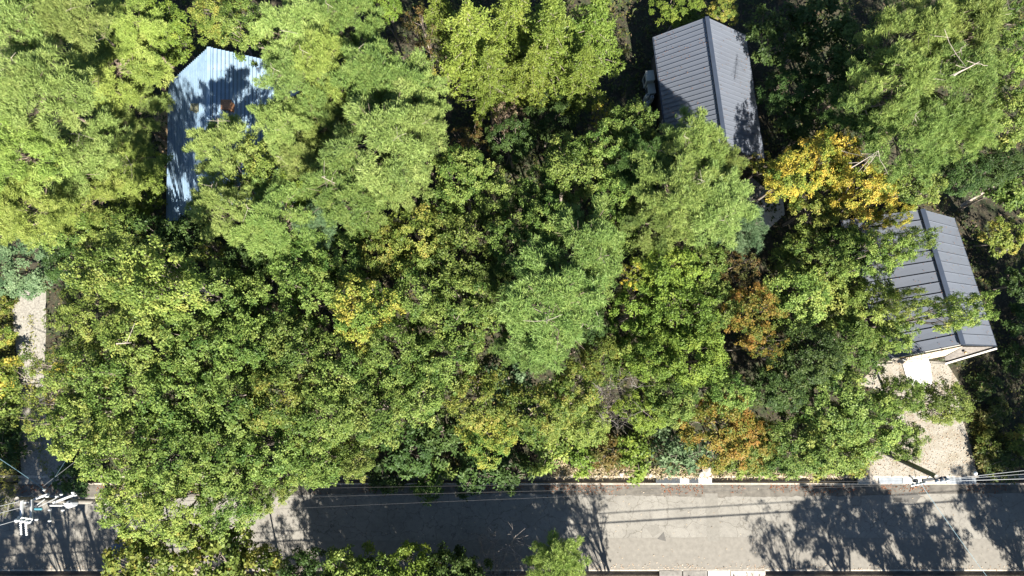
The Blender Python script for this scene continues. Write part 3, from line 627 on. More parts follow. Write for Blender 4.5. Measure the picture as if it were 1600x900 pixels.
# ------------------------------------------------------------------ utility poles and lines
POLEC = plain('pole_concrete', (.2, .185, .16), .85, 0, .2, 4); ARM = plain('galvanised_arm', (.5, .51, .5), .45, .25, .1, 4); PORC = plain('white_porcelain', (.55, .56, .56), .25, 0, .05, 5)
TRAF = plain('transformer_grey', (.4, .43, .46), .45, .1, .08, 4); TEAL = plain('teal_plastic', (.05, .17, .21), .5, 0, .1, 4); CABLE = plain('cable_grey', (.27, .28, .28), .5, .1, .1, 2); CABLEB = plain('cable_bluish', (.1, .17, .2), .5, .1, .1, 2); CABLED = plain('cable_black', (.03, .03, .03), .5)
def bar(parent, name, a, b_, w_, mat=None, h_=None): return beam(parent, name, a, b_, w_, h_ or w_, mat or ARM)
def insulator(parent, p, n=2, r=.09, down=False):
    prof = []; z = 0
    for k in range(n): prof += [(r * .45, z), (r, z + .03), (r * .5, z + .09)]; z += .1
    q = MB().lathe((0, 0, 0), prof + [(r * .3, z + .03)], 10); M = Matrix.Rotation(math.pi, 4, 'X') if down else Matrix.Identity(4)
    o = q.build('insulator', PORC, parent, True); o.matrix_basis = Matrix.Translation(p - parent.location) @ M; return o
def pole_body(parent, base, top, r0=.17, r1=.12): MB().tube([base - parent.location - Vector((0, 0, .3)), top - parent.location], [r0, r1], 14).build('pole', POLEC, parent, True)
# left pole
tb, tt = at(172, 786, 0), at(26, 780, 10.6); lp = empty('utility_pole', tb); tag(lp, 'concrete utility pole with transformer and arms above the left end of the road', 'utility pole', 'utility poles along the road')
pole_body(lp, tb, tt, .19, .14)
def on(k): return lerp(tb, tt, k)
for u0, u1 in ((34.5, 33.5), (49.5, 49)): bar(lp, 'arm', at(u0, 781, 10.2 if u0 < 40 else 9.6), at(u1, 810, 10.2 if u0 < 40 else 9.9), .13)
bar(lp, 'crossarm', at(27.5, 808, 10.35), at(51, 812, 10.05), .12)
for u, v in ((29.5, 812), (38, 813), (46.5, 814.5)): insulator(lp, at(u, v, 10.45), 3, .13)
for u0, v0, u1, v1 in ((32, 816, 33.5, 837), (40, 817, 42, 838)):
    a, b_ = at(u0, v0, 10.3), at(u1, v1, 9.9); d = (b_ - a); M = d.to_track_quat('Z', 'Y').to_matrix().to_4x4(); prof = []
    for k in range(6): z = d.length * k / 6; prof += [(.035, z), (.075, z + .04), (.03, z + .09)]
    o = MB().lathe((0, 0, 0), prof, 10).build('insulator_string', PORC, lp, True); o.matrix_basis = Matrix.Translation(a - lp.location) @ M
bar(lp, 'crossarm', at(38, 785.5, 9.3), at(77, 772, 9.1), .13); bar(lp, 'crossarm', at(83, 786, 7.6), at(119, 772, 7.4), .13); bar(lp, 'crossarm', at(78, 790, 7.0), at(104, 790, 6.8), .09)
bar(lp, 'brace', at(60, 792, 8.2), at(95, 775, 7.3), .05); bar(lp, 'brace', at(54, 792, 8.6), at(70, 780, 8.3), .05)
for u, v, z in ((75, 775, 9.25), (115, 769, 7.55), (119, 773, 7.55), (79, 796, 7.3), (99.5, 796.5, 6.9), (79, 813, 8.9), (58.5, 811, 9.6), (90, 775, 7.5), (97, 772, 7.5), (71, 765, 8.9)): insulator(lp, at(u, v, z), 2, .085)
bar(lp, 'hanger', at(79, 797, 7.4), at(79.5, 812, 8.7), .04)
p = at(107, 788, 5.9) - lp.location; MB().lathe(p, [(.24, -.7), (.26, -.65), (.26, .0), (.2, .07), (.08, .1)], 18).build('transformer', TRAF, lp, True)
for dx in (-.13, .13): MB().lathe(p + Vector((dx, .1, .08)), [(.04, 0), (.07, .05), (.035, .1), (.07, .15), (.03, .2)], 8).build('bushing', PORC, lp, True)
bar(lp, 'transformer_bracket', at(107, 788, 5.5), on(.53), .08)
p = at(60, 795, 7.6) - lp.location; MB().box(p, (.5, .16, .16)).build('cable_joint', TEAL, lp, bevel=.05)
# right pole
rb, rt = at(1356, 694, .0), at(1464, 745, 9.6); rp = empty('utility_pole', rb); tag(rp, 'leaning concrete utility pole with crossarm at the edge of the pale driveway', 'utility pole', 'utility poles along the road')
pole_body(rp, rb, rt, .2, .15)
bar(rp, 'crossarm', at(1441, 750.5, 9.4), at(1478, 745.5, 9.4), .13, DARKM, .14)
for u, v in ((1463, 752), (1471, 751), (1478.5, 750)): insulator(rp, at(u, v, 9.45), 2, .13); bar(rp, 'pin', at(u, v, 9.4), at(u - 1, v - 4, 9.4), .05)
bar(rp, 'crossarm', at(1423, 759, 8.2), at(1445, 754.5, 8.2), .1); bar(rp, 'brace', at(1445, 754, 8.2), lerp(rb, rt, .93), .06)
for u, v in ((1426, 757), (1432, 756), (1438, 755), (1443, 754)): insulator(rp, at(u, v, 8.3), 2, .1)
bar(rp, 'bracket', at(1421, 743, 8.4), at(1429, 751, 8.2), .09, DARKM); bar(rp, 'bracket', at(1429, 751, 8.2), at(1436, 756, 8.2), .05, DARKM)
p = at(1430, 751, 8.1) - rp.location; MB().box(p, (.3, .22, .2)).build('cable_joint', DARKM, rp, bevel=.04)
def cable(a, b_, label, r=.022, sag=.25, mat=None, n=18, name='overhead_wire'):
    pts = [lerp(a, b_, i / n) - Vector((0, 0, sag * 4 * (i / n) * (1 - i / n))) for i in range(n + 1)]
    o = MB().tube(pts, r, 5).build(name, mat or CABLE, None, True); return tag(o, label, 'wire', 'overhead wires')
cable(at(119, 771, 7.6), at(1463, 751, 9.5), 'thin wire spanning between the two poles, uppermost strand', .008, .8, CABLED)
cable(at(100, 789, 7.0), at(1432, 756, 8.3), 'thicker cable spanning between the two utility poles, middle strand', .010, .9, CABLED)
cable(at(79, 813, 9.0), at(1426, 757.5, 8.3), 'thin wire between the poles hung lowest over the road', .008, .9, CABLED)
cable(at(1478, 749, 9.5), at(1640, 731, 9.4), 'wire with a white ball leaving the driveway pole towards the right', .016, .05)
cable(at(1445, 753, 8.3), at(1640, 747, 8.2), 'lower thick wire leaving the driveway pole towards the right', .02, .05)
cable(at(1471, 750.5, 9.5), at(1640, 738, 9.4), 'thin middle wire leaving the driveway pole towards the right', .012, .05)
cable(at(1438, 755, 8.3), at(1560, 925, 7.0), 'service cable slanting down over the shaded road from the driveway pole', .014, .1, CABLEB)
cable(at(1432, 752, 8.2), at(1405, 580, 3.2), 'thin service wire from the driveway pole to the house above it', .012, .2, CABLED)
cable(at(71, 766, 8.9), at(-30, 698, 8.0), 'bluish cable from the transformer pole slanting up to the left border', .024, .1, CABLEB)
cable(at(73, 764, 8.9), at(150, 640, 5.0), 'bluish cable from the transformer pole slanting up into the trees', .024, .15, CABLEB)
cable(at(40, 780, 9.4), at(150, 695, 5.0), 'grey wire crossing the gravel lane from the transformer pole into the trees', .018, .1)
cable(at(33, 783, 10.2), at(-40, 800, 10.2), 'wire leaving the transformer pole to the left border, upper one', .018, .03)
cable(at(29.5, 812, 10.6), at(-40, 832, 10.6), 'wire leaving the arm with hanging insulators to the left border', .018, .03)
cable(at(45, 790, 9.0), at(-40, 812, 9.0), 'wire leaving the transformer pole to the left border, lower one', .018, .03)
b_ball = MB().lathe(at(1524, 739.5, 9.42), [(.02, -.12), (.1, -.07), (.13, 0), (.1, .07), (.02, .12)], 12).build('wire_marker', PORC, None, True); tag(b_ball, 'white ball marker on the wire right of the driveway pole', 'marker')
# the line along the far side of the road, out of frame: only its shadow falls into the picture
SH = Vector((SUNV.x, SUNV.y, 0)) / SUNV.z
g0, g1 = at(790, 818) + SH * 8 + Vector((0, 0, 8)), at(1660, 768) + SH * 8.6 + Vector((0, 0, 8.6)); d = (g1 - g0) / (g1.x - g0.x); g0, g1 = g0 - d * (g0.x + 62), g0 + d * (66 - g0.x)
for k, (gp, lb) in enumerate(((g0, 'plain utility pole far out beyond the lower left corner'), (g1, 'plain utility pole far out beyond the lower right corner'))):
    o = empty('utility_pole', (gp.x, gp.y + .25, 0)); tag(o, lb, 'utility pole', 'utility poles along the road'); pole_body(o, o.location.copy(), o.location + Vector((0, 0, gp.z + .6))); bar(o, 'crossarm', gp + Vector((0, -.5, -.1)), gp + Vector((0, 1, -.1)), .1)
cable(g0, g1, 'power cable over the lower road edge, nearer strand', .045, .35, CABLED, 40); cable(g0 + Vector((0, .75, .1)), g1 + Vector((0, .75, .1)), 'power cable over the lower road edge, inner strand', .028, .5, CABLED, 40)
# ------------------------------------------------------------------ trees: kind, pixel of the crown's middle, crown radius in pixels, height, tone, label
GP, GB, GL, GS = 'pines', 'broadleaf trees', 'larches', 'shrubs and small trees'
PINES = [
 (40,50,72,15,'pine','tall pale green pine filling the upper left corner'),
 (118,28,62,15,'pine','pine with bare forked branches at the upper border, second from the left corner'),
 (75,150,80,16,'pine','pale pine with grey twiggy snag, below the corner pine'),
 (172,105,78,8.5,'pine_bright','broad yellow green pine between the corner pines and the blue roof'),
 (205,45,55,9.5,'pine_bright','pine at the upper border left of the bright leafy trees'),
 (200,178,58,6.5,'pine','pine touching the bare straw patch left of the blue roof'),
 (35,235,72,15,'pine_bright','pine at the left border with yellow leaves showing beneath'),
 (125,245,70,10,'pine','pine with long leaning reddish trunk showing through its crown'),
 (188,262,62,6.5,'pine_bright','smooth yellow green pine left of the blue roof eave'),
 (40,318,60,13,'pine_bright','pine at the left border above the bluish green conifer'),
 (130,318,52,8,'pine_bright','low pine below the one with the leaning reddish trunk'),
 (468,48,62,15,'pine','pine at the upper border right of the blue roof, nearest to it'),
 (548,32,55,15,'pine_green','pine at the upper border left of the vivid green tree'),
 (468,128,58,14,'pine','pine overhanging the upper right corner of the blue roof'),
 (512,100,58,15,'pine_bright','yellow tinged pine second from the blue roof'),
 (590,128,62,15,'pine_green','pine with dark hollow on its left, left of the sparse brown tree'),
 (642,150,56,14,'pine','pine with a brown dead top facing the dark gap'),
 (446,196,44,13,'pine','pine hiding the right slope of the blue roof'),
 (520,192,48,12,'pine_green','shaded pine in the hollow between three larger pines'),
 (598,222,80,16,'pine','largest pale pine in the group right of the blue roof'),
 (650,205,52,15,'pine','pine whose crown edges the dark gap below the larches'),
 (550,300,68,15,'pine_green','smooth rounded pine at the lower end of the pine group'),
 (615,285,50,14,'pine','pine with white twigs above the olive leafy tree'),
 (352,240,52,12,'pine','pine covering the middle of the blue roof'),
 (466,245,42,12,'pine','pine over the hidden right eave of the blue roof'),
 (345,325,46,13,'pine','pine covering the lower end of the blue roof'),
 (432,345,62,12,'pine_green','bluish tinged pine above the oaks, right of the blue roof end'),
 (498,352,42,11,'teal','small bluish pine between the pine group and the leafy trees'),
 (1085,228,56,13,'pine_green','pine overlapping the lower left corner of the dark grey roof'),
 (1055,300,68,14,'pine_green','large pine below the dark grey roof with grey snags'),
 (1112,322,60,13,'pine','pine left of the wooden deck'),
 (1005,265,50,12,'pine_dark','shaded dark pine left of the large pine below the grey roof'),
 (1122,262,38,11,'pine_green','pine reaching past the lower end of the dark grey roof'),
 (1152,352,42,11,'teal','blue green pine at the corner of the pale paved patch'),
 (1020,350,46,12,'pine_green','pine above the bright oaks, lower left of the large pine'),
 (905,395,70,14,'pine_soft','soft green pine in the middle of the picture, upper of two'),
 (858,468,84,15,'pine_soft','large soft green pine in the centre with bare branches on its right'),
 (828,538,52,12,'pine_soft','soft green pine directly below the large central one'),
 (765,455,42,11,'pine_soft','small soft green pine left of the large central one'),
 (1425,55,68,16,'pine_green','pine at the upper border in the right hand pine group, first from the left'),
 (1505,48,66,16,'pine_green','pine at the upper border in the right hand pine group, middle one'),
 (1400,135,70,16,'pine_green','pine with shaded left side facing the dark wood'),
 (1485,132,74,16,'pine_green','large pine with forked bare white branch in the right hand group'),
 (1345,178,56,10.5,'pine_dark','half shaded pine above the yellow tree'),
 (1428,215,62,15,'pine_green','pine between the yellow tree and the right hand pines'),
 (1500,205,46,14,'pine_green','pine with orange leaves at its edge in the right hand group'),
 (870,882,40,9,'pine_bright','low yellow green pine overhanging the lower edge of the road'),
]
LARCH = [
 (735,60,66,15,'larch','yellow green larch at the left end of the larch row'),
 (800,25,62,15,'larch','larch at the upper border in the middle of the row'),
 (858,55,66,16,'larch','tallest larch with bare trunk visible below it'),
 (925,45,62,15,'larch','larch reaching towards the left of the dark grey roof'),
 (765,118,50,13,'larch','low larch above the large dark gap'),
 (832,112,50,13,'larch','larch with a pale trunk and orange tinge in the middle of the row'),
 (908,112,54,13,'larch','larch with ragged sprays beside the outdoor units'),
 (690,15,40,13,'larch','narrow larch next to the vivid green tree at the upper border'),
]
BROAD = [
 ('oak',254,42,50,8,'oak_bright','bright leafy tree at the upper border left of the blue roof ridge'),
 ('small',276,76,30,4.6,'oak_bright','bright leafy tree touching the upper gable of the blue roof'),
 ('oak',340,22,50,8,'oak_olive','olive brown leafy tree at the upper border above the blue roof'),
 ('oak',395,52,46,10,'oak','mid green tree in shade behind the blue roof gable'),
 ('small',240,262,22,3.4,'oak_bright','small bright tree against the left eave of the blue roof'),
 ('small',224,305,36,4,'oak_bright','bright leafy tree left of the lower blue roof'),
 ('oak',95,352,56,9,'oak','leafy tree between the left hand pines and the bluish conifer'),
 ('oak',45,408,64,8,'teal','pale bluish green feathery tree at the left border above the lane'),
 ('oak',125,418,46,8,'oak_dark','dark leafy tree right of the bluish feathery tree'),
 ('oak',185,362,46,8,'oak','shaded leafy tree below the left hand pines'),
 ('small',245,385,44,7,'oak_dark','deep shaded tree below the end of the blue roof'),
 ('small',300,372,40,7,'oak_dark','dark low tree just below the blue roof'),
 ('oak',602,8,34,13,'oak_bright','vivid green tree at the upper border between pines and larches'),
 ('thin',660,48,42,9,'rust','sparse brown tree with see through crown beside the larches'),
 ('thin',690,112,36,8,'ochre','thin yellowish brown tree between the pines and the larches'),
 ('oak',425,262,46,11,'oak_pale','yellow green leafy tree among the pines right of the blue roof'),
 ('oak',482,302,44,11,'oak_bright','bright green leafy tree enclosed by pines'),
 ('oak',395,300,42,10,'oak_pale','pale leafy tree between two pines over the blue roof'),
 ('oak',1062,10,44,5,'oak_bright','bright leafy tree at the upper border left of the dark grey roof ridge'),
 ('oak',1130,16,28,5,'ochre','yellowish leafy tree touching the upper end of the dark grey roof'),
 ('thin',795,188,34,8,'mauve','small purplish brown tree in the dark gap'),
 ('thin',733,226,34,9,'rust','small reddish tree at the edge of the pines'),
 ('oak',858,182,46,8,'oak_dark','dark green tree in shade below the larches'),
 ('thin',938,182,24,9,'yellow','small yellow crown left of the dark grey roof'),
 ('oak',985,205,48,11,'oak','leafy tree against the left eave of the dark grey roof'),
 ('oak',942,232,44,11.5,'oak','mid green tree below the small yellow crown'),
 ('oak',888,268,60,12,'oak','large lumpy oak in the upper middle'),
 ('oak',838,310,48,11,'oak','oak below left of the large lumpy oak'),
 ('oak',722,276,52,12,'oak','oak with deep gaps right of the smooth pines'),
 ('oak',768,312,46,11,'oak','oak with bright edge beside the central dark hollow'),
 ('oak',692,335,44,11,'oak','oak adjoining the lower right of the pine group'),
 ('oak',800,225,42,9,'oak_dark','dark oak in the shade below the purplish tree'),
 ('oak',655,375,54,12,'oak_olive','olive tinged tree below the pines'),
 ('oak',595,392,52,11,'oak_olive','yellowish olive tree at the foot of the pine group'),
 ('oak',535,408,50,11,'oak','green tree between the olive trees and the lower left oaks'),
 ('oak',468,412,48,11,'oak','leafy tree below the bluish pine'),
 ('oak',398,405,46,10,'oak_dark','dark green tree right of the ochre crown'),
 ('thin',334,396,28,9,'ochre','small ochre yellow crown below the blue roof'),
 ('oak',575,488,60,14,'ochre','sparse yellow tree standing out among the lower left oaks'),
 ('oak',655,455,54,12,'oak','oak right of the sparse yellow tree'),
 ('oak',722,392,62,12,'oak','broad oak left of the soft green pines'),
 ('oak',800,385,46,13,'oak','oak between the broad oak and the soft green pines'),
 ('oak',720,480,60,13,'oak','broad green oak left of the large central pine'),
 ('oak',855,345,48,13,'oak','oak above the soft green pines'),
 ('oak',950,362,50,11,'oak','oak right of the upper soft green pine'),
 ('oak',965,300,46,11,'oak','oak between the lumpy oak and the pine below the grey roof'),
 ('oak',205,428,58,19,'oak_pale','pale green oak at the top left of the lower left oaks'),
 ('oak',272,448,66,20,'oak_pale','pale green oak second from the left in the upper line of oaks'),
 ('oak',345,465,58,12,'oak','oak below the ochre crown'),
 ('oak',415,478,56,12,'oak','oak left of the sparse yellow tree'),
 ('oak',488,465,52,12,'oak','oak touching the upper left of the sparse yellow tree'),
 ('oak',155,495,58,12,'oak_pale','oak beside the sunlit part of the gravel lane'),
 ('oak',232,520,64,13,'oak_pale','large pale oak with a white branch showing in its crown'),
 ('oak',315,535,62,13,'oak','oak with forked branches visible in a dark gap'),
 ('oak',395,545,62,13,'oak','middle oak of the lower left group, left of the yellow patch'),
 ('oak',470,545,58,13,'oak','oak lower left of the sparse yellow tree'),
 ('oak',545,580,60,13,'oak','oak directly below the sparse yellow tree'),
 ('oak',622,555,58,13,'oak','oak lower right of the sparse yellow tree'),
 ('thin',68,588,56,9,'oak_olive','thin twiggy tree leaning over the gravel lane'),
 ('oak',140,590,58,12,'oak_pale','oak with an orange spray at its left, right of the lane'),
 ('thin',118,574,18,12,'yellow','small orange yellow spray beside the lane'),
 ('oak',210,605,64,13,'oak','oak with a dark cleft to its right, below the white branch'),
 ('oak',290,620,64,13,'oak','oak in the heart of the lower left group'),
 ('oak',370,630,64,13,'oak','oak with fine yellow mottling, left of centre in the lower left group'),
 ('oak',445,625,58,13,'oak_olive','oak with yellowish lower edge in the lower left group'),
 ('oak',515,650,60,13,'oak','oak above the shaded road, fine leaved'),
 ('oak',590,640,58,13,'oak','oak at the lower right of the lower left group'),
 ('oak',655,610,52,12,'oak','oak next to the yellowish trees, right end of the lower left group'),
 ('oak',700,560,54,12,'oak','oak below left of the central pines'),
 ('thin',75,650,44,9,'oak_olive','thin tree half over the shaded lane'),
 ('oak',130,665,54,12,'oak_pale','pale oak above the utility pole at the lane'),
 ('oak',195,700,60,13,'oak_pale','pale oak right of the transformer pole, upper one'),
 ('oak',272,708,62,13,'oak','oak with an orange speck, second row above the road'),
 ('oak',350,712,60,13,'oak','oak above the lower yellowish bushes'),
 ('oak',425,705,58,12,'oak','oak above the left end of the shaded road'),
 ('oak',497,722,48,11,'oak','oak overhanging the road edge, left of the dark gap'),
 ('oak',557,712,40,10,'oak','oak at the road edge with a dark cavity on its right'),
 ('oak',218,780,54,11,'oak_pale','oak overhanging the road right of the transformer pole'),
 ('oak',292,785,54,11,'oak_pale','oak with an orange cluster overhanging the road'),
 ('oak',370,778,52,11,'oak','oak overhanging the road at the left end of the shaded stretch'),
 ('oak',428,760,36,10,'oak','small oak tip reaching over the shaded road'),
 ('oak',745,622,52,11,'oak_olive','yellowish tree at the left of the central lower group'),
 ('small',795,592,46,9,'teal','blue green tree below the soft green pines'),
 ('oak',838,648,54,11,'oak_olive','olive yellow tree in the central lower group'),
 ('oak',892,612,48,10,'oak_olive','yellow brown tinged tree left of the bare twigs'),
 ('oak',912,662,42,7,'oak_pale','yellow green tree right above the verge'),
 ('oak',762,685,46,9,'ochre','ochre mottled tree above the gutter'),
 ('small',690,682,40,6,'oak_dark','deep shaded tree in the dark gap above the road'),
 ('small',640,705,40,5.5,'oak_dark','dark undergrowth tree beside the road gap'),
 ('oak',1042,432,58,12,'oak_bright','bright oak below the pine with grey snags'),
 ('oak',1100,422,44,11,'oak','oak left of the rusty brown crown'),
 ('thin',985,430,26,12,'yellow','small bright yellow crown right of the soft green pine'),
 ('oak',1000,485,48,11,'oak_bright','bright oak below the small yellow crown'),
 ('oak',1062,498,56,12,'oak_bright','bright green oak left of the orange trees'),
 ('oak',1112,480,42,11,'oak','oak adjoining the orange tree'),
 ('oak',1020,560,48,12,'oak_bright','bright oak right of the bare branches'),
 ('oak',1088,560,56,12,'oak_bright','large bright oak above the lower orange tree'),
 ('oak',945,560,42,9,'oak_olive','olive tree directly below the bare pale branch in the centre'),
 ('oak',925,510,36,9,'oak_dark','dark tree right of the large central pine, under its bare branch'),
 ('small',985,550,28,10,'oak_pale','small yellow green crown beside the bare branches'),
 ('oak',1048,622,44,11,'oak','oak above the round green shrub'),
 ('oak',1005,640,38,9,'oak_bright','small bright oak right of the bare grey twigs'),
 ('thin',1148,415,42,11,'rust','rusty brown crown below the blue green pine'),
 ('oak',1168,490,48,12,'orange','upper orange tree between the green oaks'),
 ('thin',1188,540,36,11,'orange','small orange tree below the upper orange tree'),
 ('oak',1118,668,60,10,'orange','large orange tree just above the gutter'),
 ('oak',1172,690,44,8,'orange','orange brown tree right of the large orange one'),
 ('oak',1130,610,40,11,'oak','green tree directly above the large orange tree'),
 ('oak',1255,402,56,6.5,'oak','oak below the yellow tree'),
 ('oak',1318,395,50,8.5,'oak','oak between the yellow tree and the seamed roof'),
 ('oak',1240,468,58,9,'oak_pale','oak with golden tinge right of the upper orange tree'),
 ('oak',1305,468,56,7.5,'oak_pale','pale oak left of the seamed roof'),
 ('oak',1368,400,40,12,'oak_pale','pale oak crown over the upper part of the seamed roof'),
 ('oak',1405,388,26,12,'oak_pale','small leafy branch end over the seamed roof'),
 ('oak',1360,480,50,8.5,'oak_pale','oak covering the left side of the seamed roof'),
 ('oak',1408,474,26,12,'oak_pale','oak spray over the middle of the seamed roof'),
 ('oak',1482,490,36,13,'oak_pale','leafy clump lying over the ridge of the seamed roof'),
 ('oak',1392,525,32,8.5,'oak_pale','oak at the lower left corner of the seamed roof'),
 ('oak',1330,545,54,8.5,'oak','oak left of the bright doorstep'),
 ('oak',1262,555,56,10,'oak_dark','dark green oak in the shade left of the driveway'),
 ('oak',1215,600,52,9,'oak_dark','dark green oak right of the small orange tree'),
 ('oak',1295,625,58,9,'oak','mid green oak in the shaded hollow above the drive'),
 ('oak',1232,700,52,8,'oak','oak at the verge right of the orange trees'),
 ('oak',1300,690,56,9,'oak_pale','oak above the verge, middle of the three beside the drive'),
 ('oak',1360,660,52,9,'oak_pale','oak at the left edge of the driveway'),
 ('oak',1405,690,34,8,'oak_pale','small oak over the driveway near the leaning pole'),
 ('oak',1405,618,36,9,'oak_pale','oak in front of the bright doorstep'),
 ('oak',1468,632,40,8,'oak_pale','rounded tree standing over the driveway'),
 ('oak',1230,280,46,10,'yellow','yellow tree right of the paved patch, left part of the golden group'),
 ('oak',1290,248,50,10,'yellow','tall yellow tree with bare twigs on top'),
 ('oak',1345,300,50,11,'yellow','golden yellow tree touching the seamed roof'),
 ('oak',1278,322,44,8,'oak_olive','green and yellow tree below the golden crowns'),
 ('oak',1378,345,24,9,'yellow','golden spray over the upper left corner of the seamed roof'),
 ('thin',1190,262,26,6,'yellow','small yellow spray at the lower corner of the dark grey roof'),
 ('oak',1572,35,44,12,'oak','leafy tree in the upper right corner'),
 ('oak',1560,110,38,12,'oak_pale','yellow tinged leafy tree right of the right hand pines'),
 ('oak',1575,185,52,12,'oak','leafy tree at the right border beside the pines'),
 ('oak',1545,262,46,9,'oak_dark','dark green tree at the right border above the dead trunk'),
 ('oak',1425,290,42,10,'oak','oak directly above the seamed roof ridge'),
 ('oak',1495,275,42,9,'oak_dark','dark oak above right of the seamed roof'),
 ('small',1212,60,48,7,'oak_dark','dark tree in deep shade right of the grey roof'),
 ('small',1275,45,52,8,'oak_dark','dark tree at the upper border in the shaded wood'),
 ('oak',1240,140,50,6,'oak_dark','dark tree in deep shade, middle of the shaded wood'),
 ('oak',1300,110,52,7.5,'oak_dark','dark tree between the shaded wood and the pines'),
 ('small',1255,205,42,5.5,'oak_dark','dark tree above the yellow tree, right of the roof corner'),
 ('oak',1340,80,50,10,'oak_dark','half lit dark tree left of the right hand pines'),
 ('small',1565,372,30,4,'oak_olive','olive brown small tree right of the seamed roof'),
 ('small',1592,445,26,3.5,'oak_dark','small dark tree at the right border right of the roof'),
 ('small',1572,300,40,7,'oak','small tree at the right border below the dead trunk'),
]
SHRUBS = [
 ('shrub',6,590,30,2.2,'yellow','yellow bush at the left border beside the lane'),
 ('shrub',6,640,30,2.2,'oak_pale','pale yellow green bush at the left border by the shaded lane'),
 ('shrub',8,525,16,1.2,'ochre','dry ochre bush left of the sunlit lane'),
 ('shrub',8,475,16,1.4,'oak_olive','olive bush at the left border above the ochre one'),
 ('shrub',10,700,30,1.8,'oak_dark','dark bush at the left border above the pole'),
 ('shrub',118,740,30,1.8,'oak_dark','dark bush between the lane and the oaks, near the transformer'),
 ('small',215,872,42,8,'oak_olive','olive bush at the lower left edge of the road'),
 ('small',275,872,50,8.5,'oak_olive','yellowish bush along the lower border, second from the left'),
 ('small',345,876,52,8.5,'oak_pale','yellow mottled bush along the lower border'),
 ('small',402,888,40,8,'oak_olive','dark olive bush at the lower border left of the road shade'),
 ('small',548,892,38,7.5,'oak','sunlit bush at the lower border below the shaded road'),
 ('small',590,898,28,7,'oak','bush at the lower border beside the sunlit one'),
 ('small',648,890,38,7.5,'oak_bright','bright bush at the lower border near the bare twigs'),
 ('small',700,896,34,7,'oak_dark','dark bush at the lower border left of the bare twigs'),
 ('small',478,895,32,7.5,'oak_dark','dark bush at the lower border, first in the shaded stretch'),
 ('small',735,898,30,7,'oak_dark','dark bush at the lower border touching the bare twigs'),
 ('bare',768,886,42,4.5,'oak','grey bare twiggy bush at the lower border'),
 ('bare',960,628,34,9.5,'oak','bare grey twigs rising between olive and bright trees'),
 ('shrub',860,698,34,2.5,'oak_pale','yellow green bush on the verge, left one'),
 ('shrub',905,712,25,1.8,'oak_bright','bright bush on the dry verge'),
 ('shrub',950,708,26,2.,'rust','small bush with red leaves in a dark hole on the verge'),
 ('shrub',990,706,32,2.2,'oak_bright','green bush right of the red leaved one'),
 ('shrub',1060,702,36,3.4,'teal','round dense blue green shrub above the concrete cover'),
 ('shrub',1185,712,30,1.8,'oak_pale','low yellowish bush below the orange trees'),
 ('shrub',1140,719,22,1.4,'oak_pale','low bush at the gutter below the large orange tree'),
 ('shrub',1335,708,26,1.8,'oak_olive','brownish bush left of the driveway mouth'),
 ('shrub',1270,716,30,1.6,'oak_olive','low bush on the verge right of the orange trees'),
 ('shrub',1540,700,20,1.2,'grass','grassy tuft bush right of the driveway'),
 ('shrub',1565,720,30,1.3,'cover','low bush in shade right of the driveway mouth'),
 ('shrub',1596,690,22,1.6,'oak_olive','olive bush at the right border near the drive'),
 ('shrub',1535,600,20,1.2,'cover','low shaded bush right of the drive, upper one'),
 ('shrub',1585,560,22,1.4,'oak_dark','shaded bush at the right border below the roof'),
 ('shrub',1592,500,24,1.6,'oak_dark','dark bush right of the seamed roof'),
 ('shrub',745,738,34,2.,'oak_dark','dark bush hanging over the gutter, left of the verge'),
 ('shrub',672,748,30,2.4,'oak','green bush leaning over the gutter in the shade'),
 ('shrub',800,735,30,1.8,'oak_dark','shaded bush at the left end of the sunny verge'),
 ('shrub',600,745,26,1.6,'oak_dark','dark bush at the gutter below the oak cavity'),
 ('shrub',1555,645,22,1.2,'cover','low shaded bush right of the drive, lower one'),
]
for q in PINES: plant_at('pine', *q, GP)
for q in LARCH: plant_at('larch', *q, GL)
for q in BROAD: plant_at(*q, GB if q[0] != 'small' else GS)
for q in SHRUBS: plant_at(*q, GS, 'shrub' if q[4] < 3.3 or q[0] == 'bare' else 'tree')
# trees outside the frame along the far roadside and to the right: their shadows lie on the road, the drive and the houses
OFF = [(470,905,2.2,9),(440,860,2.0,9),(525,805,2.8,11),(570,805,3.2,12),(650,850,3.2,12),(715,805,3.2,12),(780,850,3.2,12),(845,800,3.0,12),(500,800,2.4,11),(585,872,2.8,11),(655,795,2.8,12),(735,868,2.8,11),(800,868,2.6,11),(865,865,2.2,11),(545,850,3.2,11),(610,820,3.0,11),(690,845,3.3,12),(760,815,3.0,11),(835,838,3.0,11),(890,815,2.0,11),(912,800,2.0,11),(925,850,1.7,9),(1560,600,3.0,12),(1590,500,3.0,12),(1585,420,3.0,12),(1548,672,2.2,11),(1595,690,3.0,12),
       (1215,862,2.3,11),(1290,835,2.6,12),(1345,800,2.8,12),(1400,850,3.1,12),(1465,870,2.6,11),(1560,800,3.0,12),(1620,840,3.2,12),(1585,745,2.6,14),
       (30,890,2.6,11),(55,700,3.0,14),(80,755,3.0,14),(105,700,2.6,14),(120,868,1.9,10),(215,840,2.2,11),(-20,810,3.0,12),(168,850,2.4,11),(85,840,2.2,11)]
for u, v, R, h in OFF:
    p = at(u, v) + SH * h * .76
    if v > 690: p.y = min(p.y, -16.4)
    plant('oak' if R > 2.4 else 'thin', p.x, p.y, R, h, 'oak', 'roadside tree standing beyond the lower edge of the picture', 'roadside trees below the picture')
for k in (q for q in range(26) if not 13 <= q <= 16): OFF2 = plant('oak', -48 + 4 * k + rnd.uniform(-1.5, 1.5), -27.5 - 4 * (k % 2) + rnd.uniform(-1, 1), 3.3, rnd.uniform(11, 14), 'oak', 'roadside tree standing beyond the lower edge of the picture', 'roadside trees below the picture')
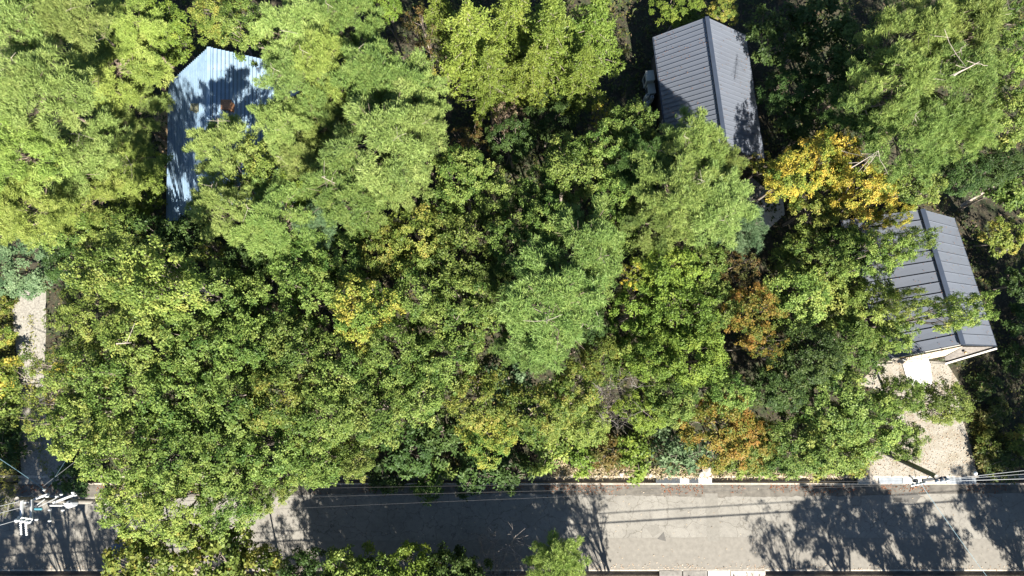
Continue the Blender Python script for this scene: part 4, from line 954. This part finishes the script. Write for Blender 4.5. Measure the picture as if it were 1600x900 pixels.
for x, y, h in ((47, -4, 13), (48, 3, 14), (50, 11, 13), (46.5, -10, 12), (52, 20, 14), (-49, -4, 12), (-50, 6, 13), (-54, 15, 14), (-56, 26, 14), (-45, 38, 14), (-20, 41, 14), (0, 42, 14), (22, 41, 14), (40, 41, 14), (54, 32, 14)):
    plant('oak' if x > 0 else 'pine', x, y, 3.4, h, 'oak' if x > 0 else 'pine', 'tree of the wood beyond the side borders', 'trees beyond the side borders')

# dead trunks lying or leaning in the wood
def log(a, b_, r, label, seed, twigs=5, mat=None):
    mat = mat or DEADW
    g = np.random.default_rng(seed); o = empty('dead_trunk', a); tag(o, label, 'dead tree'); pts = wob((0, 0, 0), b_ - a, g, 7, .07)
    MB().tube(pts, np.linspace(r, r * .45, 7), 8).build('trunk', mat, o, True)
    for k in range(twigs):
        i = g.integers(2, 7); MB().tube(wob(pts[i], pts[i] + g.normal(0, .75, 3), g, 4, .2), np.linspace(r * .35, .012, 4), 5).build('branch', mat, o, True)
log(at(1502, 322, .5), at(1610, 262, 4.5), .13, 'grey dead trunk leaning across the shaded wood at the right border', 2)
log(at(1560, 395, .3), at(1605, 378, 1.2), .09, 'short grey fallen trunk at the right border beside the roof', 5, 3)
log(at(142, 296, 7.0), at(100, 262, 9.4), .13, 'bare reddish brown trunk slanting between the left hand pines', 9, 8, BARKP)
log(at(888, 500, 9), at(936, 512, 10.5), .05, 'pale bare branch curving from the large central pine', 12, 4)
log(at(865, 555, 8), at(874, 535, 11), .1, 'short pale broken stem below the central pine', 14, 2)
log(at(182, 537, 13), at(205, 536, 13.4), .045, 'white bare branch showing in the pale oak crown', 16, 2)
log(at(1490, 118, 16.5), at(1530, 97, 17.2), .05, 'forked white dead branch on the right hand pines', 18, 5)
log(at(1330, 262, 14), at(1372, 236, 15), .035, 'bundle of grey bare twigs on top of the yellow tree', 21, 9)
log(at(395, 388, 9), at(450, 412, 10), .06, 'thin grey bare stem between the dark and green trees', 23, 4)

# ------------------------------------------------------------------ ground cover and fallen leaves
g = np.random.default_rng(5)
def inside(poly, x, y):
    c = np.zeros(len(x), bool); n = len(poly)
    for i in range(n):
        x0, y0, x1, y1 = poly[i][0], poly[i][1], poly[(i + 1) % n][0], poly[(i + 1) % n][1]
        if y0 == y1: continue
        k = ((y0 > y) != (y1 > y)) & (x < (x1 - x0) * (y - y0) / (y1 - y0) + x0); c ^= k
    return c
def free(x, y, houses=True):
    ok = (y > YN + GW + .2) | (y < YS - GW - .2); ok &= ~inside([(p.x, p.y) for p in lane], x, y) & ~inside([(p.x, p.y) for p in drive], x, y); return ok
def scatter(name, label, tone, n, x, y, z0, lift, ln, wd, upright, kind='stuff', per=1):
    N = len(x); i = np.repeat(np.arange(N), per); M = N * per
    p = np.stack([x[i] + g.normal(0, .1 * (per > 1), M), y[i] + g.normal(0, .1 * (per > 1), M), z0 + g.random(M) * lift], 1)
    ax = g.normal(0, 1, (M, 3)); ax[:, 2] = np.abs(ax[:, 2]) * upright; nr = unit(np.array([0, 0, 1.]) + g.normal(0, .4, (M, 3)))
    s = g.uniform(.6, 1.3, M); me = leaves_mesh(name, p, ax, nr, ln * s, wd * s, np.repeat(g.random(N), per) * .6 + g.random(M) * .4)
    o = link(name, me, LM[tone]); return tag(o, label, name.replace('_', ' '), None, kind)
N = 32000; x = g.uniform(-52, 52, N); y = g.uniform(-30, 45, N); ok = free(x, y)
dens = np.array([mn.noise(Vector((a * .25, b_ * .25, 9))) for a, b_ in zip(x, y)]); ok &= dens > -.25
scatter('ground_cover', 'low green undergrowth on the forest floor', 'cover', 0, x[ok], y[ok], -.1, .5, .26, .13, .8, per=5)
N = 34000; x = g.uniform(-52, 52, N); y = g.uniform(-30, 45, N); ok = free(x, y); scatter('leaf_litter', 'brown fallen leaves on the forest floor', 'litter', 0, x[ok], y[ok], -.03, .08, .2, .13, .15)
def in_poly(poly, n):
    xa = np.array([(p[0], p[1]) for p in poly]); x = g.uniform(xa[:, 0].min(), xa[:, 0].max(), n); y = g.uniform(xa[:, 1].min(), xa[:, 1].max(), n); k = inside(poly, x, y); return x[k], y[k]
x, y = in_poly([(p.x, p.y) for p in drive], 2600); scatter('leaf_litter', 'fallen leaves scattered on the pale driveway', 'litter_pale', 0, x, y, .025, .03, .1, .06, .12)
verge = [tuple(at(u, v))[:2] for u, v in ((805, 745), (860, 722), (930, 708), (985, 722), (1030, 732), (1100, 728), (1180, 738), (1340, 738), (1345, 747), (805, 747))]
x, y = in_poly(verge, 5200); scatter('leaf_litter', 'pale dry leaves and grass on the sunny verge above the gutter', 'litter_pale', 0, x, y, 0, .1, .17, .09, .3)
N = 2600; x = g.uniform(-42, 42, N); y = YN - np.abs(g.normal(0, .32, N)) - .02; k = np.array([mn.noise(Vector((a * .35, 4, 2))) for a in x]) > -.05; scatter('leaf_litter', 'rusty fallen leaves along the upper road edge', 'litter_rust', 0, x[k], y[k], .006, .02, .12, .075, .1)
N = 900; x = g.uniform(-42, 42, N); y = YS + np.abs(g.normal(0, .2, N)); scatter('leaf_litter', 'yellowish fallen leaves along the lower road edge', 'litter_pale', 0, x, y, .006, .02, .1, .065, .1)
N = 420; x = g.uniform(-42, 42, N); y = g.uniform(YS, YN, N); scatter('leaf_litter', 'single pale leaves scattered over the asphalt', 'litter_pale', 0, x, y, .006, .02, .09, .06, .1)
x, y = in_poly(verge, 9000); scatter('grass', 'straw coloured dry grass on the sunny verge above the gutter', 'straw', 0, x, y, 0, .12, .24, .035, .9)
strip = [tuple(at(u, v))[:2] for u, v in ((-20, 440), (20, 450), (24, 540), (32, 620), (34, 740), (22, 800), (-20, 800))]
x, y = in_poly(strip, 5200); scatter('grass', 'rough grass along the left side of the gravel lane', 'grass', 0, x, y, 0, .25, .24, .05, 1.2, per=2)
mid = [tuple(at(u, v))[:2] for u, v in ((42, 492), (54, 492), (56, 530), (57, 600), (68, 690), (80, 740), (66, 740), (55, 690), (44, 600))]
x, y = in_poly(mid, 1500); scatter('grass', 'strip of dry grass down the middle of the gravel lane', 'grass', 0, x, y, .01, .1, .2, .05, .7, per=2)
right = [tuple(at(u, v))[:2] for u, v in ((1512, 640), (1535, 640), (1575, 690), (1560, 735), (1530, 738))]
x, y = in_poly(right, 2600); scatter('grass', 'sunlit grass right of the driveway', 'grass', 0, x, y, 0, .2, .22, .05, 1.2, per=2)

def roof_leaves(n, rA, rB, eA, eB, label):
    a, b_ = g.random(n), g.random(n) ** .6; P = np.array([[*(lerp(lerp(rA, rB, i), lerp(eA, eB, i), j))] for i, j in zip(a, b_)]); nn_ = np.array((eA - rA).cross(rB - rA).normalized()); nn_ = nn_ if nn_[2] > 0 else -nn_
    ax = np.cross(nn_, g.normal(0, 1, (n, 3))); o = link('leaf_litter', leaves_mesh('leaf_litter', P + nn_ * (.055 + g.random((n, 1)) * .02), ax, np.tile(nn_, (n, 1)) + g.normal(0, .2, (n, 3)), g.uniform(.05, .12, n), .06, g.random(n)), LM['litter_rust']); tag(o, label, 'leaf litter', None, 'stuff')
for q, n_, lb in ((H1S, 150, 'fallen leaves on the blue roof'), (H2S, 130, 'fallen leaves on the larger dark grey roof'), (H3S, 120, 'fallen leaves on the roof beside the driveway')):
    roof_leaves(n_, q[0], q[1], q[2], q[3], lb + ', left slope'); roof_leaves(n_, q[0], q[1], q[4], q[5], lb + ', right slope')
